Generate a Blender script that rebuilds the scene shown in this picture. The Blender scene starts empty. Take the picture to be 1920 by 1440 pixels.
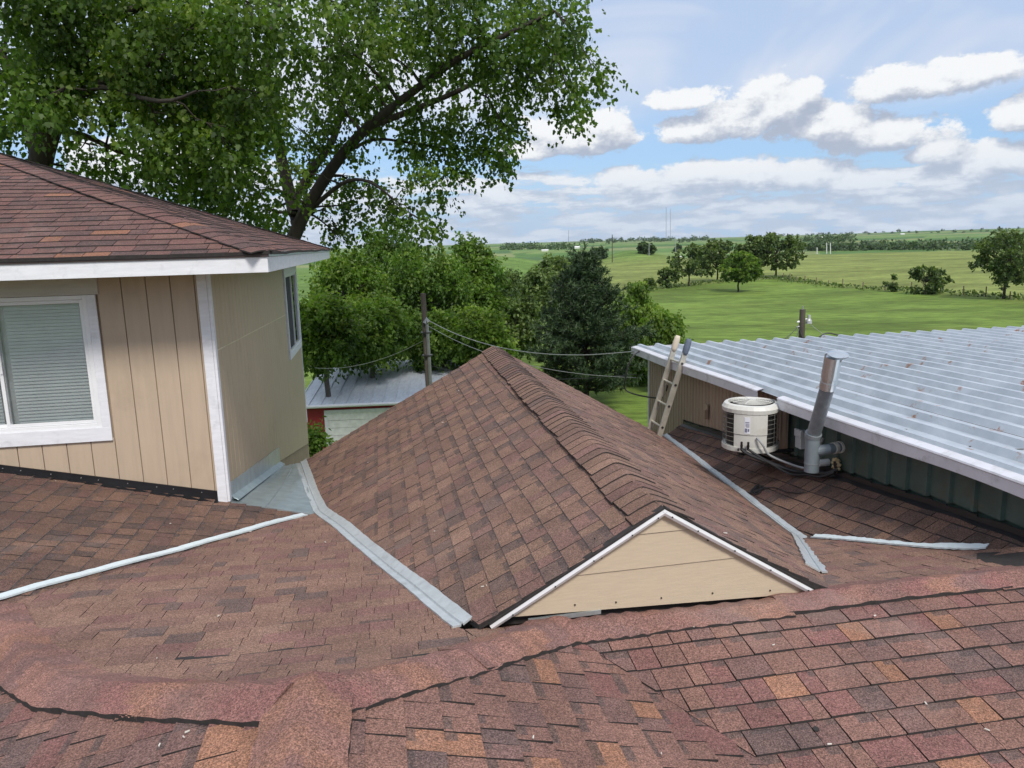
import bpy, math, random
import numpy as np
from math import sin, cos, tan, pi, radians, atan2, sqrt, exp, floor
from mathutils import Vector, Matrix

random.seed(7)
SC = bpy.context.scene
COL = SC.collection
ZC = 7.5                                   # camera height above the yard
FPX = 1442.0                               # focal length in photo pixels (1920 wide)
PITCH, ROLL = radians(10.34), radians(1.6)

# ------------------------------------------------------------------ camera
_f = np.array([0, cos(PITCH), -sin(PITCH)])
_d0 = -np.array([0, sin(PITCH), cos(PITCH)])
_r0 = np.array([1.0, 0, 0])
_r = cos(ROLL) * _r0 + sin(ROLL) * _d0
_d = cos(ROLL) * _d0 - sin(ROLL) * _r0
cam = bpy.data.cameras.new('camera')
camo = bpy.data.objects.new('camera', cam)
COL.objects.link(camo)
cam.sensor_width = 36.0
cam.lens = FPX / 1920 * 36.0
cam.clip_start = 0.05
cam.clip_end = 40000
m = Matrix.Identity(4)
for i in range(3):
    m[i][0], m[i][1], m[i][2] = _r[i], -_d[i], -_f[i]
m[2][3] = ZC
camo.matrix_world = m
SC.camera = camo
SC.cycles.max_bounces = 6
SC.cycles.diffuse_bounces = 3
SC.cycles.glossy_bounces = 3
SC.cycles.transmission_bounces = 4
SC.cycles.volume_bounces = 0
SC.cycles.caustics_reflective = False
SC.cycles.caustics_refractive = False

# ------------------------------------------------------------------ colour management, sun, sky
SC.view_settings.view_transform = 'Standard'
SC.view_settings.look = 'None'
SC.view_settings.exposure = 0.6
SC.view_settings.gamma = 1.0
SC.view_settings.use_curve_mapping = False
SUN_EL, SUN_AZ = radians(50), radians(162)      # azimuth from +Y, clockwise positive: behind and to the right
sd = bpy.data.lights.new('sun', 'SUN')
sd.energy = 2.2
sd.angle = radians(14)
sd.color = (1.0, 0.95, 0.88)
so = bpy.data.objects.new('sun', sd)
COL.objects.link(so)
sdir = Vector((cos(SUN_EL) * sin(SUN_AZ), cos(SUN_EL) * cos(SUN_AZ), sin(SUN_EL)))
so.rotation_euler = sdir.to_track_quat('Z', 'Y').to_euler()
so.location = (-20, -20, 60)

def pixdir(x, y):
    v = _f + (x - 960) / FPX * _r + (y - 720) / FPX * _d
    return v
def pix_azel(x, y):
    v = pixdir(x, y)
    v = v / np.linalg.norm(v)
    return atan2(v[0], v[1]), math.asin(v[2])

class NT:
    def __init__(s, nt):
        s.nt = nt
        s.x = 0
    def n(s, typ, **kw):
        nd = s.nt.nodes.new(typ)
        s.x += 30
        nd.location = (s.x, 0)
        for k, v in kw.items():
            setattr(nd, k, v)
        return nd
    def l(s, a, b):
        s.nt.links.new(a, b)
    def val(s, sock, v):
        if isinstance(v, (int, float, tuple, list)):
            sock.default_value = v
        else:
            s.l(v, sock)
    def math(s, op, a, b=None, c=None, clamp=False):
        nd = s.n('ShaderNodeMath', operation=op)
        nd.use_clamp = clamp
        s.val(nd.inputs[0], a)
        if b is not None: s.val(nd.inputs[1], b)
        if c is not None: s.val(nd.inputs[2], c)
        return nd.outputs[0]
    def vmath(s, op, a, b=None):
        nd = s.n('ShaderNodeVectorMath', operation=op)
        s.val(nd.inputs[0], a)
        if b is not None: s.val(nd.inputs[1], b)
        return nd.outputs['Value'] if op in ('LENGTH', 'DOT_PRODUCT', 'DISTANCE') else nd.outputs[0]
    def smooth(s, v, a, b, lo=0.0, hi=1.0):
        nd = s.n('ShaderNodeMapRange', interpolation_type='SMOOTHSTEP')
        s.val(nd.inputs['Value'], v)
        nd.inputs['From Min'].default_value = a
        nd.inputs['From Max'].default_value = b
        nd.inputs['To Min'].default_value = lo
        nd.inputs['To Max'].default_value = hi
        return nd.outputs[0]
    def mix(s, f, a, b, blend='MIX'):
        nd = s.n('ShaderNodeMix', data_type='RGBA', blend_type=blend)
        nd.clamp_factor = True
        s.val(nd.inputs[0], f)
        s.val(nd.inputs[6], a)
        s.val(nd.inputs[7], b)
        return nd.outputs[2]
    def noise(s, vec, scale, detail=4, rough=0.55, dist=0.0, dims='3D'):
        nd = s.n('ShaderNodeTexNoise', noise_dimensions=dims)
        if vec is not None: s.l(vec, nd.inputs['Vector'])
        nd.inputs['Scale'].default_value = scale
        nd.inputs['Detail'].default_value = detail
        nd.inputs['Roughness'].default_value = rough
        nd.inputs['Distortion'].default_value = dist
        return nd.outputs['Fac']
    def comb(s, x, y, z=0.0):
        nd = s.n('ShaderNodeCombineXYZ')
        s.val(nd.inputs[0], x); s.val(nd.inputs[1], y); s.val(nd.inputs[2], z)
        return nd.outputs[0]
    def ramp(s, f, stops):
        nd = s.n('ShaderNodeValToRGB')
        cr = nd.color_ramp
        while len(cr.elements) < len(stops): cr.elements.new(0.5)
        for e, (p, c) in zip(cr.elements, stops):
            e.position = p
            e.color = (c[0], c[1], c[2], 1)
        s.l(f, nd.inputs[0])
        return nd.outputs[0]

# cumulus positions as azimuth / elevation of the open sky (x, y, rx, ry)
CLOUDS = [(1300, 250, 75, 34), (1380, 228, 85, 50), (1462, 208, 75, 62), (1545, 238, 95, 52), (1645, 265, 115, 44), (1075, 265, 115, 50), (1132, 244, 62, 44),
          (1000, 285, 60, 30), (1285, 190, 62, 28), (1502, 170, 42, 24), (1690, 168, 95, 42), (1795, 152, 95, 40),
          (1755, 288, 50, 28), (1852, 312, 85, 42), (1916, 222, 44, 46), (1300, 328, 72, 34), (1400, 338, 115, 36), (1505, 334, 95, 36), (1605, 348, 75, 26),
          (1180, 343, 68, 32), (930, 377, 85, 20), (1250, 378, 95, 16), (1480, 388, 125, 14), (1700, 373, 95, 18), 
          (300, 330, 200, 60), (2250, 220, 160, 60), (-350, 280, 220, 60)]

def cloud_field():
    g = bpy.data.node_groups.new('cloud_field', 'ShaderNodeTree')
    g.interface.new_socket('P', in_out='INPUT', socket_type='NodeSocketVector')
    g.interface.new_socket('D', in_out='OUTPUT', socket_type='NodeSocketFloat')
    t = NT(g)
    gi = t.n('NodeGroupInput'); go = t.n('NodeGroupOutput')
    P = gi.outputs[0]
    acc = None
    for (x, y, rx, ry) in CLOUDS:
        az, el = pix_azel(x, y) if abs(x - 960) < 1100 else ((x - 960) / FPX, (457 - y) / FPX)
        kx, ky = FPX / rx / 1.48, FPX / ry / 1.42
        nd = t.n('ShaderNodeVectorMath', operation='MULTIPLY_ADD')
        t.l(P, nd.inputs[0]); nd.inputs[1].default_value = (kx, ky, 0); nd.inputs[2].default_value = (-az * kx, -el * ky, 0)
        # flat bases: the lower half falls off faster
        fl = t.vmath('MAXIMUM', nd.outputs[0], t.vmath('MULTIPLY', nd.outputs[0], (-1, -1.9, 0)))
        b = t.vmath('LENGTH', fl)
        acc = b if acc is None else t.math('MINIMUM', acc, b)
    bump = t.smooth(acc, 1.35, 0.0, -.34, 1.0)
    n1 = t.noise(t.vmath('MULTIPLY', P, (24, 38, 1)), 1.0, 7, 0.66, dims='2D')
    base = t.math('MULTIPLY_ADD', t.math('SUBTRACT', n1, 0.5), 1.55, bump)
    sep = t.n('ShaderNodeSeparateXYZ'); t.l(P, sep.inputs[0])
    low = t.noise(t.vmath('MULTIPLY', P, (15, 70, 1)), 1.0, 5, 0.6, dims='2D')
    lowv = t.math('MULTIPLY', t.math('MULTIPLY_ADD', low, 2.4, -0.62), t.smooth(sep.outputs[1], 0.125, 0.05, 0.0, 1.0))
    t.l(t.math('MAXIMUM', base, lowv), go.inputs[0])
    return g

def build_world():
    w = bpy.data.worlds.new('World')
    SC.world = w
    w.use_nodes = True
    nt = w.node_tree
    nt.nodes.clear()
    t = NT(nt)
    out = t.n('ShaderNodeOutputWorld')
    bg = t.n('ShaderNodeBackground')
    bg.inputs['Strength'].default_value = 0.1
    t.l(bg.outputs[0], out.inputs[0])
    sky = t.n('ShaderNodeTexSky', sky_type='NISHITA')
    sky.sun_disc = False
    sky.sun_elevation = SUN_EL
    sky.sun_rotation = SUN_AZ
    sky.air_density = 1.0
    sky.dust_density = 0.7
    sky.ozone_density = 1.5
    tc = t.n('ShaderNodeTexCoord')
    sep = t.n('ShaderNodeSeparateXYZ')
    t.l(tc.outputs['Generated'], sep.inputs[0])
    az = t.math('ARCTAN2', sep.outputs[0], sep.outputs[1])
    el = t.math('ARCSINE', sep.outputs[2])
    P = t.comb(az, el, 0.0)
    g = cloud_field()
    def fld(v):
        nd = t.n('ShaderNodeGroup'); nd.node_tree = g
        t.l(v, nd.inputs[0])
        return nd.outputs[0]
    d0 = fld(P)
    d1 = fld(t.vmath('ADD', P, (-0.006, 0.021, 0)))
    mask = t.smooth(d0, 0.24, 0.52)
    lit = t.smooth(t.math('SUBTRACT', d0, d1), -0.42, 0.55)
    thick = t.smooth(d0, 0.55, 1.25)
    ccol = t.mix(lit, (2.9, 3.3, 4.1, 1), (6.3, 6.4, 6.5, 1))
    ccol = t.mix(t.math('MULTIPLY', thick, t.math('SUBTRACT', 0.8, lit, clamp=True)), ccol, (2.9, 3.25, 4.0, 1))
    # low clouds lose contrast in the haze
    ccol = t.mix(t.smooth(el, 0.12, 0.01, 0.0, 0.6), ccol, (3.7, 4.5, 5.6, 1))
    blue = t.mix(0.6, sky.outputs[0], (1.75, 3.4, 6.0, 1))
    blue = t.mix(t.smooth(el, 0.11, 0.0, 0.0, 0.8), blue, (3.0, 4.2, 5.6, 1))
    # thin high veil
    vn = t.noise(t.vmath('MULTIPLY', P, (2.6, 6.0, 1)), 1.0, 4, 0.6, 0.6, dims='2D')
    vf = t.math('MULTIPLY', t.smooth(el, 0.10, 0.19), t.smooth(vn, 0.30, 0.62, 0.5, 0.97))
    veil = t.mix(t.smooth(vn, .35, .7), (4.5, 4.85, 5.7, 1), (5.7, 5.9, 6.4, 1))
    skyc = t.mix(vf, blue, veil)
    skyc = t.mix(mask, skyc, ccol)
    t.l(skyc, bg.inputs['Color'])
    w.cycles.sampling_method = 'MANUAL'
    w.cycles.sample_map_resolution = 256
build_world()

# ------------------------------------------------------------------ building frame (u away, v across, z from the camera's eye level)
A0 = radians(9.5)
UX, UY = -sin(A0), cos(A0)
VX, VY = cos(A0), sin(A0)
def W(u, v, z):
    return (u * UX + v * VX, u * UY + v * VY, z + ZC)
def at(x, y, Y):
    v = pixdir(x, y)
    v = v * (Y / v[1])
    return np.array([v[0], v[1], v[2] + ZC])
def onv(x, y, v0):
    p = pixdir(x, y)
    k = v0 / (p[0] * VX + p[1] * VY)
    p = p * k
    return (p[0] * UX + p[1] * UY, v0, p[2])
def onu(x, y, u0):
    p = pixdir(x, y)
    k = u0 / (p[0] * UX + p[1] * UY)
    p = p * k
    return (u0, p[0] * VX + p[1] * VY, p[2])
def onz(x, y, z0):
    p = pixdir(x, y)
    p = p * (z0 / p[2])
    return (p[0] * UX + p[1] * UY, p[0] * VX + p[1] * VY, z0)
def pxof(P):
    p = np.array([P[0], P[1], P[2] - ZC])
    z = p @ _f
    if z < 0.05: return None
    return 960 + FPX * (p @ _r) / z, 720 + FPX * (p @ _d) / z

# ------------------------------------------------------------------ objects
def tag(o, label=None, cat=None, group=None, kind=None):
    if label: o['label'] = label
    if cat: o['category'] = cat
    if group: o['group'] = group
    if kind: o['kind'] = kind
    return o
def thing(name, label, cat, loc, group=None):
    o = bpy.data.objects.new(name, None)
    o.empty_display_size = 0.3
    o.location = loc
    COL.objects.link(o)
    return tag(o, label, cat, group)
def origin(p):
    v = Vector((0, 0, 0))
    while p is not None:
        v = v + Vector(p.location)
        p = p.parent
    return v
def link(name, me, parent=None, loc=None):
    o = bpy.data.objects.new(name, me)
    COL.objects.link(o)
    if parent is not None: o.parent = parent
    if loc is not None:
        o.location = Vector(loc) - (origin(parent) if parent is not None else Vector((0, 0, 0)))
    return o

class MB:
    """collects polygons in world coordinates; build() makes ONE mesh object"""
    def __init__(s):
        s.v = []; s.f = []; s.mi = []; s.c = []
    def poly(s, pts, mi=0, col=None):
        i = len(s.v)
        s.v += [tuple(p) for p in pts]
        s.f.append(list(range(i, i + len(pts))))
        s.mi.append(mi); s.c.append(col or (1, 1, 1, 1))
    def mesh(s, verts, faces, mi=0, col=None):
        i = len(s.v)
        s.v += [tuple(p) for p in verts]
        for f in faces:
            s.f.append([i + k for k in f]); s.mi.append(mi); s.c.append(col or (1, 1, 1, 1))
    def hexa(s, p, mi=0, col=None):
        s.mesh(p, [(3, 2, 1, 0), (4, 5, 6, 7), (0, 1, 5, 4), (1, 2, 6, 5), (2, 3, 7, 6), (3, 0, 4, 7)], mi, col)
    def box(s, a, b, mi=0, col=None):
        """axis-aligned box in u,v,z"""
        (u0, v0, z0), (u1, v1, z1) = a, b
        s.hexa([W(u0, v0, z0), W(u0, v1, z0), W(u1, v1, z0), W(u1, v0, z0), W(u0, v0, z1), W(u0, v1, z1), W(u1, v1, z1), W(u1, v0, z1)], mi, col)
    def prism(s, pts, off, mi=0, col=None, mi_side=None):
        """polygon extruded by a vector"""
        n = len(pts)
        q = [tuple(np.array(p) + np.array(off)) for p in pts]
        s.mesh(list(pts) + q, [tuple(range(n - 1, -1, -1)), tuple(range(n, 2 * n))], mi, col)
        i = len(s.v) - 2 * n
        for k in range(n):
            j = (k + 1) % n
            s.f.append([i + k, i + j, i + n + j, i + n + k]); s.mi.append(mi if mi_side is None else mi_side); s.c.append(col or (1, 1, 1, 1))
    def tube(s, path, rad, n=8, mi=0, cap=True, col=None):
        path = [np.array(p, float) for p in path]
        if not hasattr(rad, '__len__'): rad = [rad] * len(path)
        rings = []
        prev = None
        for i, p in enumerate(path):
            d = path[min(i + 1, len(path) - 1)] - path[max(i - 1, 0)]
            d = d / (np.linalg.norm(d) + 1e-9)
            if prev is None:
                a = np.cross(d, [0, 0, 1.0])
                if np.linalg.norm(a) < 0.05: a = np.cross(d, [1.0, 0, 0])
            else:
                a = prev - d * (prev @ d)
            a /= np.linalg.norm(a) + 1e-9
            prev = a
            b = np.cross(d, a)
            rings.append([tuple(p + rad[i] * (cos(2 * pi * k / n) * a + sin(2 * pi * k / n) * b)) for k in range(n)])
        i0 = len(s.v)
        for r in rings: s.v += r
        for i in range(len(rings) - 1):
            for k in range(n):
                a_, b_ = i0 + i * n + k, i0 + i * n + (k + 1) % n
                s.f.append([a_, b_, b_ + n, a_ + n]); s.mi.append(mi); s.c.append(col or (1, 1, 1, 1))
        if cap:
            s.f.append([i0 + k for k in range(n - 1, -1, -1)]); s.mi.append(mi); s.c.append(col or (1, 1, 1, 1))
            e = i0 + (len(rings) - 1) * n
            s.f.append([e + k for k in range(n)]); s.mi.append(mi); s.c.append(col or (1, 1, 1, 1))
    def build(s, name, mats, parent=None, kind=None, smooth=False, loc=None, bevel=0):
        if not isinstance(mats, (list, tuple)): mats = [mats]
        org = np.array(origin(parent)) if parent is not None else np.zeros(3)
        if loc is not None: org2 = np.array(loc)
        else: org2 = org
        me = bpy.data.meshes.new(name)
        v = np.array(s.v) - org2
        me.from_pydata(v.tolist(), [], s.f)
        for mt in mats: me.materials.append(mt)
        if len(mats) > 1: me.polygons.foreach_set('material_index', s.mi)
        if any(c != (1, 1, 1, 1) for c in s.c):
            at_ = me.attributes.new('tab', 'FLOAT_COLOR', 'FACE')
            at_.data.foreach_set('color', np.array([list(c) for c in s.c], dtype=np.float32).ravel())
        if smooth: me.polygons.foreach_set('use_smooth', [True] * len(me.polygons))
        me.update()
        o = link(name, me, parent)
        if loc is not None: o.location = Vector(tuple(org2 - org))
        if kind: o['kind'] = kind
        if bevel:
            md = o.modifiers.new('bevel', 'BEVEL'); md.width = bevel; md.segments = 2; md.limit_method = 'ANGLE'
        return o

# ------------------------------------------------------------------ materials
MATS = {}
def _new(name):
    mt = bpy.data.materials.new(name)
    mt.use_nodes = True
    nt = mt.node_tree
    nt.nodes.clear()
    t = NT(nt)
    out = t.n('ShaderNodeOutputMaterial')
    b = t.n('ShaderNodeBsdfPrincipled')
    t.l(b.outputs[0], out.inputs[0])
    MATS[name] = mt
    return mt, t, b, out
def mk(name, col, rough=0.6, metal=0.0, var=0.12, scale=6.0, bump=0.0, bscale=60.0, stretch=(1, 1, 1), dirt=None, dirt_amt=0.0, dscale=2.0, spec=0.5, var2=0.0, scale2=60.0):
    mt, t, b, out = _new(name)
    tc = t.n('ShaderNodeTexCoord')
    P = t.vmath('MULTIPLY', tc.outputs['Object'], stretch)
    n = t.noise(P, scale, 5, 0.6)
    k = t.smooth(n, 0.25, 0.75, 1 - var, 1 + var)
    if var2:
        k = t.math('MULTIPLY', k, t.smooth(t.noise(P, scale2, 3, 0.6), 0.25, 0.75, 1 - var2, 1 + var2))
    c = t.mix(1.0, (*col, 1), t.comb(k, k, k), 'MULTIPLY')
    if dirt:
        dn = t.noise(tc.outputs['Object'], dscale, 6, 0.65, 0.3)
        c = t.mix(t.smooth(dn, 0.52, 0.72, 0, dirt_amt), c, (*dirt, 1))
    t.l(c, b.inputs['Base Color'])
    b.inputs['Metallic'].default_value = metal
    b.inputs['Roughness'].default_value = rough
    b.inputs['Specular IOR Level'].default_value = spec
    if bump:
        bn = t.n('ShaderNodeBump')
        bn.inputs['Strength'].default_value = bump
        bn.inputs['Distance'].default_value = 0.01
        t.l(t.noise(P, bscale, 4, 0.6), bn.inputs['Height'])
        t.l(bn.outputs[0], b.inputs['Normal'])
    return mt

def mk_shingle(name, attr=True):
    mt, t, b, out = _new(name)
    tc = t.n('ShaderNodeTexCoord')
    O = tc.outputs['Object']
    if attr:
        a = t.n('ShaderNodeAttribute', attribute_name='tab')
        base = a.outputs['Color']
    else:
        n0 = t.noise(O, 2.6, 3, 0.5, 0.5)
        base = t.ramp(n0, [(0.32, (.115, .068, .058)), (0.44, (.172, .086, .070)), (0.53, (.178, .098, .075)), (0.60, (.215, .110, .074)), (0.70, (.172, .078, .068))])
    if attr:
        bl = t.noise(O, 11, 4, 0.7, 0.4)
        base = t.mix(t.smooth(bl, .42, .72, 0, .38), base, (.150, .086, .066, 1))
    g1 = t.noise(O, 150, 3, 0.8)
    g2 = t.noise(O, 75, 4, 0.75)
    g3 = t.noise(O, 2.2, 5, 0.65)
    k = t.math('MULTIPLY', t.smooth(g1, 0.30, 0.70, 0.50, 1.60), t.smooth(g2, 0.3, 0.7, 0.70, 1.32))
    k = t.math('MULTIPLY', k, t.smooth(g3, 0.3, 0.7, 0.96, 1.30))
    c = t.mix(1.0, base, t.comb(k, k, k), 'MULTIPLY')
    # pale granules and scuffed, dusty patches
    sp = t.noise(O, 210, 1, 0.5)
    c = t.mix(t.smooth(sp, 0.66, 0.76, 0, 0.6), c, (.42, .33, .28, 1))
    du = t.noise(O, 1.1, 6, 0.7, 0.8)
    c = t.mix(t.smooth(du, 0.54, 0.76, 0, 0.34), c, (.27, .205, .18, 1))
    t.l(c, b.inputs['Base Color'])
    b.inputs['Roughness'].default_value = 0.88
    b.inputs['Specular IOR Level'].default_value = 0.35
    bn = t.n('ShaderNodeBump')
    bn.inputs['Strength'].default_value = 0.7
    bn.inputs['Distance'].default_value = 0.004
    t.l(g1, bn.inputs['Height'])
    bn2 = t.n('ShaderNodeBump')
    bn2.inputs['Strength'].default_value = 0.5
    bn2.inputs['Distance'].default_value = 0.02
    t.l(t.noise(O, 9, 3, 0.5), bn2.inputs['Height'])
    t.l(bn2.outputs[0], bn.inputs['Normal'])
    t.l(bn.outputs[0], b.inputs['Normal'])
    return mt

def mk_leaf(name, cols, trans=0.45, var=0.35):
    mt = bpy.data.materials.new(name)
    mt.use_nodes = True
    nt = mt.node_tree; nt.nodes.clear()
    t = NT(nt)
    out = t.n('ShaderNodeOutputMaterial')
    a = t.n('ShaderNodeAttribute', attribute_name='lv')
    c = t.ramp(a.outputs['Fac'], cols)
    tc = t.n('ShaderNodeTexCoord')
    n = t.noise(tc.outputs['Object'], 0.9, 3, 0.5)
    k = t.smooth(n, 0.3, 0.7, 1 - var, 1 + var)
    c = t.mix(1.0, c, t.comb(k, k, k), 'MULTIPLY')
    b = t.n('ShaderNodeBsdfPrincipled')
    t.l(c, b.inputs['Base Color'])
    b.inputs['Roughness'].default_value = 0.5
    b.inputs['Specular IOR Level'].default_value = 0.35
    tr = t.n('ShaderNodeBsdfTranslucent')
    c2 = t.mix(1.0, c, (1.35, 1.5, 0.55, 1), 'MULTIPLY')
    t.l(c2, tr.inputs[0])
    ms = t.n('ShaderNodeMixShader')
    ms.inputs[0].default_value = trans
    t.l(b.outputs[0], ms.inputs[1]); t.l(tr.outputs[0], ms.inputs[2])
    t.l(ms.outputs[0], out.inputs[0])
    MATS[name] = mt
    return mt

M_SH = mk_shingle('shingle_granules')
M_CAP = mk_shingle('ridge_strip_granules', attr=False)
M_BUTTL = mk('worn_shingle_edge', (.20, .185, .17), 0.9, var=.4, scale=14)
M_BUTT = mk('shingle_cut_edge', (.028, .024, .023), 0.9, var=.3, scale=30)
M_TAN = mk('tan_paint', (.47, .37, .27), 0.62, var=.05, scale=3, bump=.12, bscale=30, stretch=(6, 6, .6), dirt=(.30, .23, .16), dirt_amt=.25, dscale=1.4)
M_TANS = mk('tan_paint_side', (.48, .39, .265), 0.6, var=.06, scale=3, bump=.12, bscale=30, stretch=(6, 6, .6), dirt=(.28, .22, .14), dirt_amt=.3, dscale=1.2)
M_GAB = mk('gable_board_paint', (.54, .44, .32), 0.6, var=.05, scale=4, bump=.35, bscale=26, stretch=(2.0, 1.2, 30))
M_WHITE = mk('white_trim_paint', (.74, .75, .78), 0.5, var=.06, scale=5, bump=.15, bscale=40, stretch=(1, 1, 6), dirt=(.42, .42, .44), dirt_amt=.35, dscale=7)
M_VINYL = mk('white_vinyl', (.78, .79, .80), 0.35, var=.03)
M_HEAD = mk('header_board', (.52, .50, .45), 0.6, var=.08, scale=4, bump=.2, bscale=40, stretch=(1, 1, 8))
M_BLACK = mk('black_flashing', (.011, .011, .013), 0.4, var=.3, scale=4)
M_GALV = mk('galvanised_flashing', (.52, .60, .62), 0.36, 0.75, var=.14, scale=7, bump=.25, bscale=9, dirt=(.60, .60, .56), dirt_amt=.4, dscale=4)
M_PAINTV = mk('silver_roof_coating', (.52, .56, .58), 0.42, 0.2, var=.1, scale=14, bump=.2, bscale=30, dirt=(.33, .35, .35), dirt_amt=.5, dscale=9)
M_PAINTW = mk('white_roof_coating', (.64, .72, .74), 0.42, 0.05, var=.06, scale=14, bump=.4, bscale=40)
M_BROWNEDGE = mk('brown_drip_edge', (.055, .035, .033), 0.45, var=.1)
M_SCREW = mk('screw_head', (.05, .05, .05), 0.4, 0.6)
M_NAIL = mk('bright_nail', (.7, .7, .7), 0.3, 0.8)
M_SOFFIT = mk('soffit_paint', (.5, .5, .48), 0.7)
M_DARK = mk('dark_interior', (.02, .02, .022), 0.8)

# ------------------------------------------------------------------ roof surfaces of the shingled building, z(u, v)
def sstep(x, a, b):
    t = min(1, max(0, (x - a) / (b - a)))
    return t * t * (3 - 2 * t)
TU, TV, TZ = 2.632, -0.345, -1.6
AZ_, AU_ = -1.945, 3.58
def wob(u, v, a=0.004):
    return a * (sin(3.1 * u + 1.3 * v) + sin(2.3 * v - 1.7 * u + 1.0) + 0.6 * sin(7.3 * u + 5.1 * v))
def zR(u, v): return TZ - 0.30 * (v - TV) + wob(u, v)
def zL(u, v): return TZ - 0.25 * (TV - v) + wob(u, v)
def zF(u, v):
    near = TZ - 0.393 * (u - TU)
    far = -1.37 - 0.16 * u + 0.025 * max(0.0, -0.76 - v)
    k = 0.10                                            # smooth maximum at the change of pitch
    h = max(0.0, min(1.0, 0.5 + 0.5 * (near - far) / k))
    return far * (1 - h) + near * h + k * h * (1 - h) + wob(u, v)
def zN(u, v): return AZ_ - 0.20 * (AU_ - u) + wob(u, v)
def zFR(u, v): return AZ_ - 0.28 * (u - AU_) + wob(u, v) + .45 * max(0.0, v - 3.84)
def zW(u, v): return -2.572 - 0.249 * (v + 0.76) + wob(u, v)
def vr(u): return 1.39 + 0.0143 * (u - 3.632)
def sagG(u): return -0.02 * sin(pi * min(1, max(0, (u - 3.6) / 6.7)))
def zGL(u, v): return -1.38 - 0.5436 * (vr(u) - v) + wob(u, v) + sagG(u)
def zGR(u, v): return -1.38 - 0.581 * (v - vr(u)) + wob(u, v) + sagG(u)
def vwall(u): return 4.10 + 0.0246 * (u - 4.2)
def zE(u, v): return -1.984 - 0.106 * (u - 4.205) + 0.62 * (v - vwall(u)) + wob(u, v)

def clip(poly, inside, cross):
    out = []
    n = len(poly)
    for i in range(n):
        a, b = poly[i], poly[(i + 1) % n]
        ia, ib = inside(a), inside(b)
        if ia: out.append(a)
        if ia != ib: out.append(cross(a, b))
    return out
def clip_convex(poly, conv):
    """Sutherland-Hodgman, both as lists of (a, b); conv counter-clockwise"""
    res = poly
    n = len(conv)
    for i in range(n):
        p, q = conv[i], conv[(i + 1) % n]
        ex, ey = q[0] - p[0], q[1] - p[1]
        side = lambda a: ex * (a[1] - p[1]) - ey * (a[0] - p[0])
        def cross(a, b):
            sa, sb = side(a), side(b)
            k = sa / (sa - sb)
            return (a[0] + k * (b[0] - a[0]), a[1] + k * (b[1] - a[1]))
        res = clip(res, lambda a: side(a) >= -1e-9, cross)
        if len(res) < 3: return []
    return res
def area2(p):
    return 0.5 * sum(p[i][0] * p[(i + 1) % len(p)][1] - p[(i + 1) % len(p)][0] * p[i][1] for i in range(len(p)))
def ccw(p): return p if area2(p) > 0 else p[::-1]

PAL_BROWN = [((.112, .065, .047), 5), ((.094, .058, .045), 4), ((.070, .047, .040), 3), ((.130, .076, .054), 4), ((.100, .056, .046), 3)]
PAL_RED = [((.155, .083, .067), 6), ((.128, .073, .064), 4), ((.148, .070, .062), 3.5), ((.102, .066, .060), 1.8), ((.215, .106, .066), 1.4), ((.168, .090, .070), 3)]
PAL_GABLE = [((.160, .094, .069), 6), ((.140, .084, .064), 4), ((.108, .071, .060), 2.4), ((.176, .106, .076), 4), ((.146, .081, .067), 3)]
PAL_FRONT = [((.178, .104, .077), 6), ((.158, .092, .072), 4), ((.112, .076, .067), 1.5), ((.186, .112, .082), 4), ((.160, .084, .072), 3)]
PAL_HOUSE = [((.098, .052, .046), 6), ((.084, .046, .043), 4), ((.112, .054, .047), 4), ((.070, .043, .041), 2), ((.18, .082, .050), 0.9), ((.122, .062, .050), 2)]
SHADOWC = (.062, .047, .045)

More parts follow.
